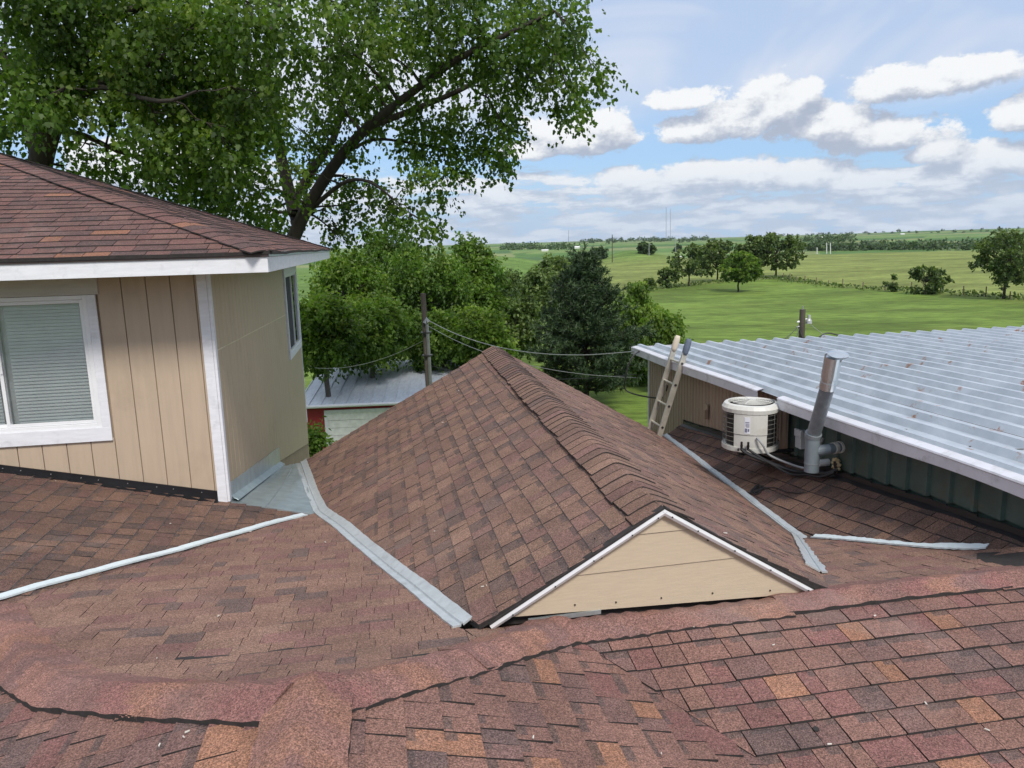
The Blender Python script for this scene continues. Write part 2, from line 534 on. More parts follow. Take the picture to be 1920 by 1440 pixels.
class Roof:
    def __init__(s, building):
        s.b = building; s.tabs = []; s.parts = []
    def slope(s, name, polys, zf, axis, up, pal, e, seed, ext=0.0, shadow=0.35, lift=0.0, worn=False, gap=.0026, widths=(.09, .12, .15, .18, .22), h=(.012, .008), W3=W):
        """axis: 'u' or 'v' courses; up = +1/-1 upslope direction on the other axis"""
        rnd = random.Random(seed)
        deck = MB()
        to = (lambda p: (p[0], up * p[1])) if axis == 'u' else (lambda p: (p[1], up * p[0]))
        fr = (lambda a: (a[0], up * a[1])) if axis == 'u' else (lambda a: (up * a[1], a[0]))
        P3 = lambda a, dz: W3(*fr(a), zf(*fr(a)) + dz + lift)
        cp = [ccw([to(p) for p in poly]) for poly in polys]
        # deck
        for q in cp:
            a0 = min(p[0] for p in q); a1 = max(p[0] for p in q); b0 = min(p[1] for p in q); b1 = max(p[1] for p in q)
            na, nb = max(1, int((a1 - a0) / .4)), max(1, int((b1 - b0) / .4))
            for i in range(na):
                for j in range(nb):
                    c = [(a0 + (a1 - a0) * i / na, b0 + (b1 - b0) * j / nb), (a0 + (a1 - a0) * (i + 1) / na, b0 + (b1 - b0) * j / nb),
                         (a0 + (a1 - a0) * (i + 1) / na, b0 + (b1 - b0) * (j + 1) / nb), (a0 + (a1 - a0) * i / na, b0 + (b1 - b0) * (j + 1) / nb)]
                    c = clip_convex(c, q)
                    if len(c) >= 3:
                        deck.prism([P3(a, -.022) for a in c], (0, 0, .018))
        part = deck.build(name, M_BUTT, s.b)
        s.parts.append(part)
        a0 = min(p[0] for q in cp for p in q); a1 = max(p[0] for q in cp for p in q)
        b0 = min(p[1] for q in cp for p in q); b1 = max(p[1] for q in cp for p in q)
        cols = [c for c, w in pal]; wts = [w for c, w in pal]
        k0 = int(floor(b0 / e)) - 1
        for k in range(k0, int(b1 / e) + 2):
            a = a0 - rnd.random() * .3
            tooth = rnd.random() < .5
            while a < a1:
                w = rnd.choice(widths) * rnd.uniform(.9, 1.12)
                tooth = not tooth if rnd.random() < .8 else tooth
                drop = rnd.uniform(-.0015, .0015)
                dark = rnd.random() < shadow
                lo, hi, g = k * e + drop, (k + 1) * e + .002, gap
                rect = [(a + g, lo), (a + w - g, lo), (a + w - g, hi), (a + g, hi)]
                col = rnd.choices(cols, wts)[0]
                kf = rnd.uniform(.92, 1.08)
                col = tuple(c * kf for c in col)
                hh = h[0] if tooth else h[1]
                hh += rnd.uniform(-.0012, .0016)
                hgt = lambda t: .0012 + (hh - .0012) * max(0, (hi - t) / (hi - lo))
                for q in cp:
                    r = clip_convex(rect, q)
                    if len(r) < 3 or area2(r) < 2e-5: continue
                    mb = MB()
                    top = [P3(p, hgt(p[1])) for p in r]
                    bot = [P3(p, -.006) for p in r]
                    n = len(r)
                    if dark:
                        sp = lo + (hi - lo) * rnd.uniform(.62, .8)
                        cr = lambda A, B: (A[0] + (B[0] - A[0]) * (sp - A[1]) / (B[1] - A[1]), sp)
                        lowr = clip(r, lambda A: A[1] <= sp, cr)
                        upr = clip(r, lambda A: A[1] >= sp, cr)
                        if len(lowr) >= 3: mb.poly([P3(p, hgt(p[1])) for p in lowr], 0, (*col, 1))
                        # the printed shadow patch covers one end of the tab's upper edge
                        sa = a + w * rnd.uniform(.0, .62)
                        cs = lambda A, B: (sa, A[1] + (B[1] - A[1]) * (sa - A[0]) / (B[0] - A[0]))
                        for (pp, cc) in ((clip(upr, lambda A: A[0] <= sa, cs), col), (clip(upr, lambda A: A[0] >= sa, cs), [c * .3 + d * .7 for c, d in zip(col, SHADOWC)])):
                            if len(pp) >= 3: mb.poly([P3(p, hgt(p[1])) for p in pp], 0, (*cc, 1))
                    else:
                        mb.poly(top, 0, (*col, 1))
                    for i in range(n):
                        j = (i + 1) % n
                        mb.poly([bot[i], bot[j], top[j], top[i]], 2 if worn and r[i][1] < lo + .004 and r[j][1] < lo + .004 else 1, (*col, 1))
                    if axis == 'v' and up > 0 or axis == 'u' and up < 0:
                        pass
                    s.tabs.append((s._px(top), part, mb))
                a += w
        return part
    def _px(s, top):
        q = [pxof(p) for p in top]
        if any(p is None for p in q): return 0
        cx = sum(p[0] for p in q) / len(q); cy = sum(p[1] for p in q) / len(q)
        if not (0 <= cx <= 1920 and 0 <= cy <= 1440): return 0
        return abs(area2(q))
    def finish(s, limit=300):
        s.tabs.sort(key=lambda x: -x[0])
        rest = MB()
        for i, (a, part, mb) in enumerate(s.tabs):
            if i < limit:
                mb.build('shingle', [M_SH, M_BUTT, M_BUTTL], part)
            else:
                o = len(rest.v)
                rest.v += mb.v; rest.f += [[o + k for k in f] for f in mb.f]; rest.mi += mb.mi; rest.c += mb.c
        rest.build('shingle_field', [M_SH, M_BUTT, M_BUTTL], s.b, kind='stuff')

bld = thing('shingled_building', 'low building with sprawling brown asphalt shingle roofs and small tan gable in the foreground', 'building', W(2.0, 0.0, -ZC))
roof = Roof(bld)
EXP = .143
def hipL(u):       # plan line where the left slope meets the front slope
    return TV - (TZ - zF(u, -1.5)) / 0.25
H1, H2 = (3.40, hipL(3.40)), (4.85, hipL(4.85))
PT = (3.575, 0.82)
VEND = (-1.5, 4.19)
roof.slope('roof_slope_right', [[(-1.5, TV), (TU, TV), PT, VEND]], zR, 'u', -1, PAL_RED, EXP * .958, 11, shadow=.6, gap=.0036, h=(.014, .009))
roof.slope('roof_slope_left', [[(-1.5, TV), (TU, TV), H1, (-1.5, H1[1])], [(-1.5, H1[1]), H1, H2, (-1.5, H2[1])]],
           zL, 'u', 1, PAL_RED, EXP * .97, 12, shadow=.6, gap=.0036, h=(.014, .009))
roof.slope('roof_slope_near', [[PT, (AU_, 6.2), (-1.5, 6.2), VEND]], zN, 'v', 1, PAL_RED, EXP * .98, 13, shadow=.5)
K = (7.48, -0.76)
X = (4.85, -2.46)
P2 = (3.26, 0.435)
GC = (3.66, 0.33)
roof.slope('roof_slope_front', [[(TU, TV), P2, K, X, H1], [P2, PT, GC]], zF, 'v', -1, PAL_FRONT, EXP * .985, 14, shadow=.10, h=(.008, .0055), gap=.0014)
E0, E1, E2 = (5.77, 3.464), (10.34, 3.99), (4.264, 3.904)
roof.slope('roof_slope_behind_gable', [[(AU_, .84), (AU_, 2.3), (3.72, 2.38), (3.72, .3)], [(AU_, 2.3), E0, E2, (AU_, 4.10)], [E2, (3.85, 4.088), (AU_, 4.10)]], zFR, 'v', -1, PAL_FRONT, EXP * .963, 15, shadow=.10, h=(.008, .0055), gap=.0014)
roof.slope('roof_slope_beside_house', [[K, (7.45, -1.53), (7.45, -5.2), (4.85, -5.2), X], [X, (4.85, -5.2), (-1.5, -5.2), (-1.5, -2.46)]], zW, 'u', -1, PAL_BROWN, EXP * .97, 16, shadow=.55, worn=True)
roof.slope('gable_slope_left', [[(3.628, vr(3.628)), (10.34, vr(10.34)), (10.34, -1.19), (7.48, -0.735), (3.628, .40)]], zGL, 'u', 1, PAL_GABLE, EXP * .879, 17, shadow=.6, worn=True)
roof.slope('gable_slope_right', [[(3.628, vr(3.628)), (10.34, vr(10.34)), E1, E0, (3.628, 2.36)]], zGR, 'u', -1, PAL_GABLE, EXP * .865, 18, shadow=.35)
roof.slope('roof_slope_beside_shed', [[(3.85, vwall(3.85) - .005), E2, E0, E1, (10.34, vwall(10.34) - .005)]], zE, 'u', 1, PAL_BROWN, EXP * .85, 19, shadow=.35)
roof.finish(300)

# plain unseen continuation of the roof behind the photographer, added for the window reflection
mb = MB()
for (q, zf) in (([(-9, TV), (-1.5, TV), (-1.5, 4.19), (-9, 4.19)], zR), ([(-9, -2.5), (-1.5, -2.5), (-1.5, TV), (-9, TV)], zL), ([(-9, -5.2), (-1.5, -5.2), (-1.5, -2.5), (-9, -2.5)], zW)):
    mb.prism([W(u, v, zf(u, v) - .01) for u, v in q], (0, 0, .02))
mb.build('roof_slope_rear', M_CAP, bld)
# long strips laid over the ridges and hips
STRIPC = [(.178, .092, .077), (.190, .098, .078), (.162, .086, .074), (.205, .104, .074), (.180, .084, .074), (.150, .084, .075)]
def strip(name, line, zf, half, parent, mats, crest=.024, edge=.017, nseg=44, wave=.002, seed=1, cross=None, taper=None):
    """bent strip following a plan polyline; zf gives the roof under it"""
    rnd = random.Random(seed)
    pts = []
    for i in range(nseg + 1):
        t = i / nseg * (len(line) - 1)
        k = min(int(t), len(line) - 2)
        f = t - k
        pts.append((line[k][0] * (1 - f) + line[k + 1][0] * f, line[k][1] * (1 - f) + line[k + 1][1] * f))
    mb = MB()
    prof = [-1, -.72, -.42, -.18, 0, .18, .42, .72, 1]
    rows = []
    for i, (u, v) in enumerate(pts):
        a, b = pts[max(0, i - 1)], pts[min(nseg, i + 1)]
        du, dv = b[0] - a[0], b[1] - a[1]
        L = sqrt(du * du + dv * dv) + 1e-9
        nu, nv = -dv / L, du / L
        wv = 1 + wave / half * sin(i * 1.7 + seed) 
        zs = [zf(u + nu * half * wv * p, v + nv * half * wv * p) for p in prof]
        # round the crest
        zz = []
        for j, p in enumerate(prof):
            s0 = zs[max(0, j - 1)]; s1 = zs[min(len(prof) - 1, j + 1)]
            zz.append(.5 * zs[j] + .25 * (s0 + s1) + crest * (1 - abs(p)) + edge + .004 * sin(i * .9 + seed * 2))
        rows.append([(u + nu * half * wv * p, v + nv * half * wv * p, z) for p, z in zip(prof, zz)])
    n = len(prof)
    V = [W(*q) for r in rows for q in r]
    F_ = []
    for i in range(nseg):
        for j in range(n - 1):
            F_.append((i * n + j, i * n + j + 1, (i + 1) * n + j + 1, (i + 1) * n + j))
    length = sum(sqrt((a[0] - b[0]) ** 2 + (a[1] - b[1]) ** 2) for a, b in zip(pts[:-1], pts[1:]))
    stops = [rnd.choice(STRIPC) for _ in range(int(length / .17) + 3)]
    for i in range(nseg):
        for j in range(n - 1):
            x = i / nseg * length / .17 + .5 * sin(j * .8 + seed)
            x = max(0, x); k_ = min(int(x), len(stops) - 2); f_ = sstep(x - k_, .25, .75)
            cc = tuple(a * (1 - f_) + b * f_ for a, b in zip(stops[k_], stops[k_ + 1]))
            mb.poly([V[q] for q in (i * n + j, i * n + j + 1, (i + 1) * n + j + 1, (i + 1) * n + j)], 0, (*cc, 1))
    # edges down to the roof
    def skirt(idx, mi=1):
        top = [V[i] for i in idx]
        bot = [(p[0], p[1], p[2] - .03) for p in top]
        for i in range(len(idx) - 1):
            mb.poly([top[i], top[i + 1], bot[i + 1], bot[i]], mi, (.14, .08, .065, 1))
    skirt([i * n for i in range(nseg + 1)]); skirt([i * n + n - 1 for i in range(nseg + 1)])
    skirt(list(range(n)), 0); skirt([nseg * n + j for j in range(n)], 0)
    return mb.build(name, mats, parent, smooth=False)
zTop = lambda u, v: min(zR(u, v) if v > TV else zL(u, v), zF(u, v) if u > TU - .3 else 9)
def zTop(u, v):
    z = [zF(u, v)]
    z.append(zR(u, v)); z.append(zL(u, v))
    return min(z)
def seg(a, b, f0, f1): return [(a[0] + (b[0] - a[0]) * f, a[1] + (b[1] - a[1]) * f) for f in (f0, .5 * (f0 + f1), f1)]
capm = [M_SH, M_BUTT]
zA = lambda u, v: min(zN(u, v), zFR(u, v))
strip('ridge_strip', [(AU_ + .03, 3.3), (AU_ + .02, 6.2)], zA, .15, bld, capm, seed=2, nseg=60, crest=.018)
strip('ridge_strip', [(AU_ + .015, 2.0), (AU_ + .02, 3.36)], zA, .13, bld, capm, seed=3, edge=.021, crest=.018)
strip('ridge_strip', [(AU_ - .035, 1.2), (AU_ - .035, 2.05)], zA, .10, bld, capm, seed=4, crest=.014)
strip('ridge_strip', [(AU_ - .04, .72), (AU_ - .035, 1.25)], zA, .11, bld, capm, seed=5, edge=.021, crest=.014)
def zHR(u, v): return min(zR(u, v), zF(u, v))
def zHL(u, v): return min(zL(u, v), zF(u, v))
T_ = (TU, TV)
PTx = (3.62, .88)
strip('ridge_strip', seg(T_, PTx, .03, .56), zHR, .155, bld, capm, seed=6, crest=.03)
strip('ridge_strip', seg(T_, PTx, .50, 1.0), zHR, .150, bld, capm, seed=7, edge=.022, crest=.022)
hl = [(u, hipL(u)) for u in (TU, 3.0, 3.4, 3.8, 4.3, 4.85)]
strip('ridge_strip', hl[3:], zHL, .15, bld, capm, seed=8, crest=.02)
strip('ridge_strip', hl[1:4], zHL, .16, bld, capm, seed=9, edge=.028, crest=.03)
strip('ridge_strip', [(TU + .03, TV - .06), hl[1], (3.06, hipL(3.06))], zHL, .16, bld, capm, seed=10, edge=.024, crest=.034)
zM = lambda u, v: min(zR(u, v), zL(u, v))
def zMx(u, v): return min(zR(u, v), zL(u, v), zF(u, v) + .02)
strip('ridge_strip', [(1.2, TV), (2.0, TV), (TU + .13, TV + .01)], zMx, .155, bld, capm, seed=21, edge=.028, crest=.03)
strip('ridge_strip', [(.1, TV), (1.28, TV)], zM, .15, bld, capm, seed=22, edge=.022, crest=.025)
strip('ridge_strip', [(-1.5, TV), (.16, TV)], zM, .15, bld, capm, seed=23, edge=.022, crest=.025)
# lumpy woven strip down the valley between the two near slopes
def zV(u, v): return max(zR(u, v), zN(u, v))

# bent cap shingles along a ridge: one object each, butts facing the start
def caps(line0, line1, n, drop0, drop1, half, parent, seed, pal, step_lift=.012, W3=W, thick=.007):
    """line0/line1 = (u,v,z) ridge ends; drop0/1: function (offset)->dz to each side"""
    rnd = random.Random(seed)
    a, b = np.array(line0, float), np.array(line1, float)
    d = (b - a) / n
    dirv = d[:2] / np.linalg.norm(d[:2])
    nrm = np.array([-dirv[1], dirv[0]])
    prof = [-1, -.6, -.3, -.1, .1, .3, .6, 1]
    for i in range(n):
        p0 = a + d * i
        p1 = a + d * (i + 1.12)
        cols = rnd.choices([c for c, w in pal], [w for c, w in pal])[0]
        kf = rnd.uniform(.85, 1.15)
        col = tuple(c * kf for c in cols)
        mb = MB()
        rr = []
        jx = rnd.uniform(-.006, .006)
        hw = half * rnd.uniform(.96, 1.04)
        tl = rnd.uniform(-.003, .004)
        for (p, lift) in ((p0, step_lift + tl), (p1, .003)):
            row = []
            for q in prof:
                o = q * hw + jx
                dz = -(drop0 if o < 0 else drop1) * abs(o)
                rnd_crest = .018 * (1 - abs(q)) ** 2 * -1 + .012
                row.append(W3(p[0] + nrm[0] * o, p[1] + nrm[1] * o, p[2] + dz + lift + rnd_crest))
            rr.append(row)
        k = len(prof)
        mb.mesh(rr[0] + rr[1], [(j, j + 1, k + j + 1, k + j) for j in range(k - 1)], 0, (*col, 1))
        low = [(x, y, z - thick - .004) for x, y, z in rr[0]]
        for j in range(k - 1): mb.poly([rr[0][j], rr[0][j + 1], low[j + 1], low[j]], 1, (*col, 1))
        for j in (0, k - 1):
            mb.poly([rr[0][j], rr[1][j], (rr[1][j][0], rr[1][j][1], rr[1][j][2] - .012), low[j]], 1, (*col, 1))
        mb.build('ridge_cap_shingle', [M_SH, M_BUTT], parent, smooth=False)
caps((3.625, vr(3.625), -1.372), (10.36, vr(10.36), -1.372), 54, .581, .5436, .165, bld, 31, PAL_GABLE, step_lift=.010)

# gable end: three boards cut to the triangle
GP = (3.66, 1.39, -1.405)
gl_, gr_ = (3.66, .50, -1.895), (3.66, 2.295, -1.945)
def gable_board(z0, z1):
    # triangle clipped between heights (linear base line between gl_ and gr_)
    tri = [(gl_[1], gl_[2]), (gr_[1], gr_[2]), (GP[1], GP[2])]
    slope = .012
    lo = lambda v: z0 + slope * (v - GP[1])
    hi = lambda v: z1 + slope * (v - GP[1])
    c1 = lambda a, b: (lambda k: (a[0] + k * (b[0] - a[0]), a[1] + k * (b[1] - a[1])))((a[1] - lo(a[0])) / ((a[1] - lo(a[0])) - (b[1] - lo(b[0]))))
    c2 = lambda a, b: (lambda k: (a[0] + k * (b[0] - a[0]), a[1] + k * (b[1] - a[1])))((a[1] - hi(a[0])) / ((a[1] - hi(a[0])) - (b[1] - hi(b[0]))))
    r = clip(tri, lambda a: a[1] >= lo(a[0]), c1)
    return clip(r, lambda a: a[1] <= hi(a[0]), c2)
zj = [-2.2, onu(1220, 1062, 3.66)[2], onu(1225, 998, 3.66)[2], -1.3]
for i in range(3):
    r = gable_board(zj[i] + .002, zj[i + 1] - .002)
    mb = MB()
    lean = .006
    bot = min(p[1] for p in r)
    # each board laps over the one below
    pts = [W(3.66 - .012 + (0 if p[1] < bot + .06 else lean), p[0], p[1]) for p in r]
    mb.prism(pts, tuple(np.array(W(.014, 0, 0)) - np.array(W(0, 0, 0))))
    mb.build('gable_board', M_GAB, bld)
mb = MB()
mb.prism([W(3.685, gl_[1] + .02, gl_[2] - .06), W(3.685, gr_[1] - .02, gr_[2] - .06), W(3.685, GP[1], GP[2] - .02)], tuple(np.array(W(.03, 0, 0)) - np.array(W(0, 0, 0))))
mb.build('gable_backing', M_BUTT, bld)
# white metal rake trim with screws
M_RAKE = mk('white_rake_metal', (.72, .72, .73), 0.38, 0.2, var=.05, scale=5)
def rake(side):
    b = gl_ if side < 0 else gr_
    p0 = np.array([b[1] + side * .045, b[2] - .022]); p1 = np.array([GP[1], GP[2] + .030])
    d = p1 - p0; L = np.linalg.norm(d); d /= L
    nrm = np.array([-d[1], d[0]]) * (-side if side < 0 else -side)
    nrm = np.array([d[1], -d[0]]) if side < 0 else np.array([-d[1], d[0]])
    if nrm[1] > 0: nrm = -nrm                          # pointing down/inside
    mb = MB()
    # channel: outer lip, face, returned inner lip
    offs = [(0, .000), (.001, -.032), (.017, -.037), (.032, -.028), (.035, -.004)]
    for a, b2 in zip(offs[:-1], offs[1:]):
        q = []
        for (o, uo), t in ((a, 0), (b2, 0), (b2, 1), (a, 1)):
            e = p0 + (p1 - p0) * t + nrm * o
            q.append(W(3.652 + uo, e[0], e[1]))
        mb.prism(q, tuple(np.array(W(.003, 0, 0)) - np.array(W(0, 0, 0))))
    o = mb.build('rake_trim', M_RAKE, bld)
    for f in (.12, .36, .58, .80, .95):
        e = p0 + (p1 - p0) * f + nrm * .017
        s_ = MB(); s_.tube([W(3.652 - .040, e[0], e[1]), W(3.652 - .044, e[0], e[1])], .0042, 8)
        s_.build('screw', M_SCREW, o)
    # shingle edge overhanging the rake (dark line)
    mb = MB()
    q = [(p0 + nrm * -.003), (p1 + nrm * -.003), (p1 + nrm * -.012), (p0 + nrm * -.012)]
    mb.prism([W(3.617, x, z) for x, z in q], tuple(np.array(W(.04, 0, 0)) - np.array(W(0, 0, 0))))
    mb.build('shingle_edge', M_BUTT, bld)
rake(-1); rake(1)
for (x, y) in [(1115, 1010), (1128, 1046), (1078, 1134), (1155, 1129), (1240, 1121), (1336, 1112), (1444, 1107), (985, 1131), (1327, 1013)]:
    q = onu(x, y, 3.647)
    s_ = MB(); s_.tube([W(3.654, q[1], q[2]), W(3.643, q[1], q[2])], .0045, 6); s_.build('nail_head', M_SCREW, bld)
mb = MB()                                            # bright flashing showing under the siding
mb.prism([W(3.64, .66, -1.915), W(3.64, 1.05, -1.908), W(3.64, 1.05, -1.93), W(3.64, .66, -1.94)], tuple(np.array(W(.01, 0, 0)) - np.array(W(0, 0, 0))))
mb.build('gable_foot_flashing', M_GALV, bld)

# ------------------------------------------------------------------ valley metal
def ribbon(name, line, zf, wl, wr, mat, parent, lift=.016, nseg=40, jag=.006, seed=1, rib=0, mid=None, taper=(1, 1)):
    rnd = random.Random(seed)
    cum = [0]
    for a, b in zip(line[:-1], line[1:]): cum.append(cum[-1] + sqrt((a[0] - b[0]) ** 2 + (a[1] - b[1]) ** 2))
    pts = []
    for i in range(nseg + 1):
        s_ = cum[-1] * i / nseg
        k = max(j for j in range(len(line) - 1) if cum[j] <= s_ + 1e-9)
        f = (s_ - cum[k]) / (cum[k + 1] - cum[k])
        pts.append((line[k][0] * (1 - f) + line[k + 1][0] * f, line[k][1] * (1 - f) + line[k + 1][1] * f))
    V = []
    cols = [-1, -.55, -.12, -.05, .05, .12, .55, 1] if rib else [-1, -.5, 0, .5, 1]
    n = len(cols)
    for i, (u, v) in enumerate(pts):
        a, b = pts[max(0, i - 1)], pts[min(nseg, i + 1)]
        du, dv = b[0] - a[0], b[1] - a[1]
        L = sqrt(du * du + dv * dv) + 1e-9
        nu, nv = -dv / L, du / L
        f = i / nseg
        tp = taper[0] * (1 - f) + taper[1] * f
        jl = rnd.uniform(-jag, jag); jr = rnd.uniform(-jag, jag)
        for c in cols:
            o = c * (wl if c < 0 else wr) * tp + (jl if c == -1 else jr if c == 1 else 0)
            z = zf(u + nu * o, v + nv * o) + lift
            if rib and abs(c) == .05: z += rib
            V.append((u + nu * o, v + nv * o, z))
    mb = MB()
    top = [W(*q) for q in V]
    bot = [W(q[0], q[1], q[2] - .012) for q in V]
    F_ = [(i * n + j, i * n + j + 1, (i + 1) * n + j + 1, (i + 1) * n + j) for i in range(nseg) for j in range(n - 1)]
    mb.mesh(top, F_); 
    for idx in ([i * n for i in range(nseg + 1)], [i * n + n - 1 for i in range(nseg + 1)], list(range(n)), [nseg * n + j for j in range(n)]):
        for a, b in zip(idx[:-1], idx[1:]): mb.poly([top[a], top[b], bot[b], bot[a]])
    return mb.build(name, mat, parent)
zWF = lambda u, v: max(zW(u, v), zF(u, v))
zGF = lambda u, v: max(zGL(u, v), zF(u, v)) if u < 7.6 else max(zGL(u, v), zPan(u, v))
def zPan(u, v):
    f = (u - 7.48) / 3.0
    g = (v + 1.55) / .8
    near = -2.385 + (-2.582 + 2.385) * g
    far = -2.93 + (.06) * g
    return near * (1 - f) + far * f
zGE = lambda u, v: max(zGR(u, v), zE(u, v))
zGFR = lambda u, v: max(zGR(u, v), zFR(u, v))
zEF = lambda u, v: max(zE(u, v), zFR(u, v))
def solve_v(fa, fb, u, lo, hi):
    for _ in range(50):
        m_ = .5 * (lo + hi)
        if (fa(u, lo) - fb(u, lo)) * (fa(u, m_) - fb(u, m_)) <= 0: hi = m_
        else: lo = m_
    return .5 * (lo + hi)
lw = [(u, solve_v(zW, zF, u, -3.4, -.5)) for u in (4.75, 5.2, 5.8, 6.4, 7.0, 7.4)]
ribbon('valley_flashing', lw, zWF, .042, .030, M_PAINTW, bld, nseg=60, seed=3, jag=.004, lift=.018)
lgf = [(u, solve_v(zGL, zF, u, -1.2, 1.0)) for u in (3.72, 4.2, 5, 6, 7, 7.48)]
ribbon('valley_flashing', lgf + [(8.4, -.87), (9.4, -1.03), (10.36, -1.18)], zGF,     .052, .060, M_PAINTV, bld, nseg=90, seed=4, jag=.0022, rib=.014, lift=.016, taper=(1.0, 1.25))
lge = [(u, solve_v(zGR, zE, u, 3.0, 4.2)) for u in (10.38, 9, 8, 7, 6.2, 5.75)]
ribbon('valley_flashing', lge, zGE, .040, .045, M_PAINTV, bld, nseg=80, seed=5, jag=.0025, rib=.010, lift=.016)
lgr = [(u, solve_v(zGR, zFR, u, 1.8, 4.0)) for u in (5.85, 5.2, 4.7, 4.2)]
ribbon('valley_flashing', lgr, zGFR, .04, .09, M_PAINTV, bld, nseg=40, seed=6, jag=.008, rib=.010, lift=.020, taper=(.55, 1.0))
lef = [(u, solve_v(zE, zFR, u, 3.2, 4.3)) for u in (5.68, 5.2, 4.7, 4.28)]
ribbon('valley_flashing', lef, zEF, .028, .030, M_PAINTW, bld, nseg=50, seed=7, jag=.005, lift=.022, taper=(1, .7))

# metal pan between the house wall and the gable slope
mb = MB()
N1, N2 = 30, 12
def panpt(i, j, dz=0):
    f, g = i / N1, j / N2
    u = 7.44 + f * 3.3
    vl = -1.545; vrr = (-.76 + (u - 7.48) * (-.147)) if u > 7.48 else -.76
    v = vl + (vrr - vl) * g
    return W(u, v, zPan(u, v) + .014 + .006 * sin(j * 1.9 + i * .35) * sin(i * .8) + dz)
mb.mesh([panpt(i, j) for i in range(N1 + 1) for j in range(N2 + 1)], [(i * (N2 + 1) + j, i * (N2 + 1) + j + 1, (i + 1) * (N2 + 1) + j + 1, (i + 1) * (N2 + 1) + j) for i in range(N1) for j in range(N2)])
for i in range(N1):
    for j in (0, N2): mb.poly([panpt(i, j), panpt(i + 1, j), panpt(i + 1, j, -.02), panpt(i, j, -.02)])
for j in range(N2):
    for i in (0, N1): mb.poly([panpt(i, j), panpt(i, j + 1), panpt(i, j + 1, -.02), panpt(i, j, -.02)])
mb.build('metal_pan', M_GALV, bld, smooth=True)
mb = MB()                                            # seam of the two sheets in the pan
mb.tube([panpt(i, 5 + i * .12, .004) for i in range(N1 + 1)], .006, 6)
mb.build('pan_seam', M_GALV, bld)

# walls of the low building (below the roofs)
mb = MB(); mb.box((-8.8, -5.0, -ZC), (7.3, 4.0, -3.35)); mb.build('lower_wall', M_TAN, bld)
mb = MB(); mb.box((7.3, -1.3, -ZC), (10.2, 4.0, -3.55)); mb.build('lower_wall', M_TAN, bld)
mb = MB()
for (v0, v1, zt0, zt1) in [(-1.12, 1.47, -2.95, -1.53)]:
    mb.prism([W(10.15, -1.05, -2.86), W(10.15, 1.47, -1.50), W(10.15, 3.85, -2.86), W(10.15, 3.85, -3.55), W(10.15, -1.05, -3.55)], tuple(np.array(W(.1, 0, 0)) - np.array(W(0, 0, 0))))
mb.build('rear_gable_wall', M_TAN, bld)

# ------------------------------------------------------------------ tan house on the left
def vec(u=0, v=0, z=0):
    return tuple(np.array(W(u, v, z)) - np.array(W(0, 0, 0)))
house = thing('tan_house', 'tan board-sided house with white trim and brown hip roof at left', 'house', W(11, -5, -ZC))
HU, HV = 7.454, -1.55                    # front wall plane, side wall plane
EU, EV, EZ = 6.82, -.917, -.04           # eave corner
FU, FV = 15.5, -9.6
AP = ((EU + FU) / 2, EV - (FU - EU) / 2)
flash_top = lambda v: -1.843 - .2185 * (v + 3.494)
flash_bot = lambda v: zW(HU, v)
# front boards
edges = [-1.60, -1.662] + [-1.662 - .2085 * i for i in range(1, 17)]
for a, b in zip(edges[:-1], edges[1:]):
    g = .0035
    v1, v0 = a - g, b + g
    parts = []
    if v1 < -2.46 and v0 > -4.34: rng = [(None, -1.665)]
    elif v0 < -2.47 < v1: rng = [(None, -.19)]
    else: rng = [(None, -.19)]
    for lo, hi in rng:
        mb = MB()
        q = [W(HU - .010, v0, flash_top(v0) - .03), W(HU - .010, v1, flash_top(v1) - .03), W(HU - .010, v1, hi), W(HU - .010, v0, hi)]
        mb.prism(q, vec(.014))
        mb.build('wall_board', M_TAN, house, bevel=.003)
mb = MB()                                                          # sheathing seen in the grooves
for (v0, v1, z0, z1) in [(-2.56, -1.55, -2.6, -.19), (-5.0, -4.26, -2.2, -.19), (-4.26, -2.56, -2.3, -1.62)]:
    mb.box((HU + .006, v0, z0), (HU + .05, v1, z1))
mb.build('wall_sheathing', mk('groove_paint', (.33, .25, .17), .7), house)
mb = MB(); mb.box((HU + .35, -9.0, -ZC), (FU - .45, HV - .08, -.19)); mb.build('inner_wall', M_DARK, house)
mb = MB(); mb.box((HU + .006, -9.0, -ZC), (HU + .05, -5.0, -.19)); mb.box((HU + .006, -5.0, -ZC), (HU + .05, HV, -2.75)); mb.build('lower_front_wall', M_TAN, house)
mb = MB(); mb.box((FU - .45, -9.0, -ZC), (FU - .40, HV, -.19)); mb.build('rear_wall', M_TAN, house)
mb = MB(); mb.box((HU + .05, -9.05, -ZC), (FU - .45, -9.0, -.19)); mb.build('left_wall', M_TAN, house)
# black base flashing with bright nails
mb = MB()
nv = 24
vs = [-5.0 + (3.37) * i / nv for i in range(nv + 1)]
for a, b in zip(vs[:-1], vs[1:]):
    mb.prism([W(HU - .024, a, flash_bot(a) - .01), W(HU - .024, b, flash_bot(b) - .01), W(HU - .024, b, flash_top(b)), W(HU - .024, a, flash_top(a))], vec(.012))
    j = .02 * random.random()
    mb.prism([W(HU - .024, a, flash_bot(a) + .004), W(HU - .085 - j, a, zW(HU - .08, a) + .012), W(HU - .085 - j, b, zW(HU - .08, b) + .012), W(HU - .024, b, flash_bot(b) + .004)], (0, 0, -.006))
fl = mb.build('base_flashing', M_BLACK, house)
for i in range(9):
    v = -1.78 - i * .215 - .04 * sin(i * 2.1)
    s_ = MB(); s_.tube([W(HU - .022, v, flash_top(v) - .03), W(HU - .029, v, flash_top(v) - .03)], .0045, 7); s_.build('nail', M_NAIL, fl)
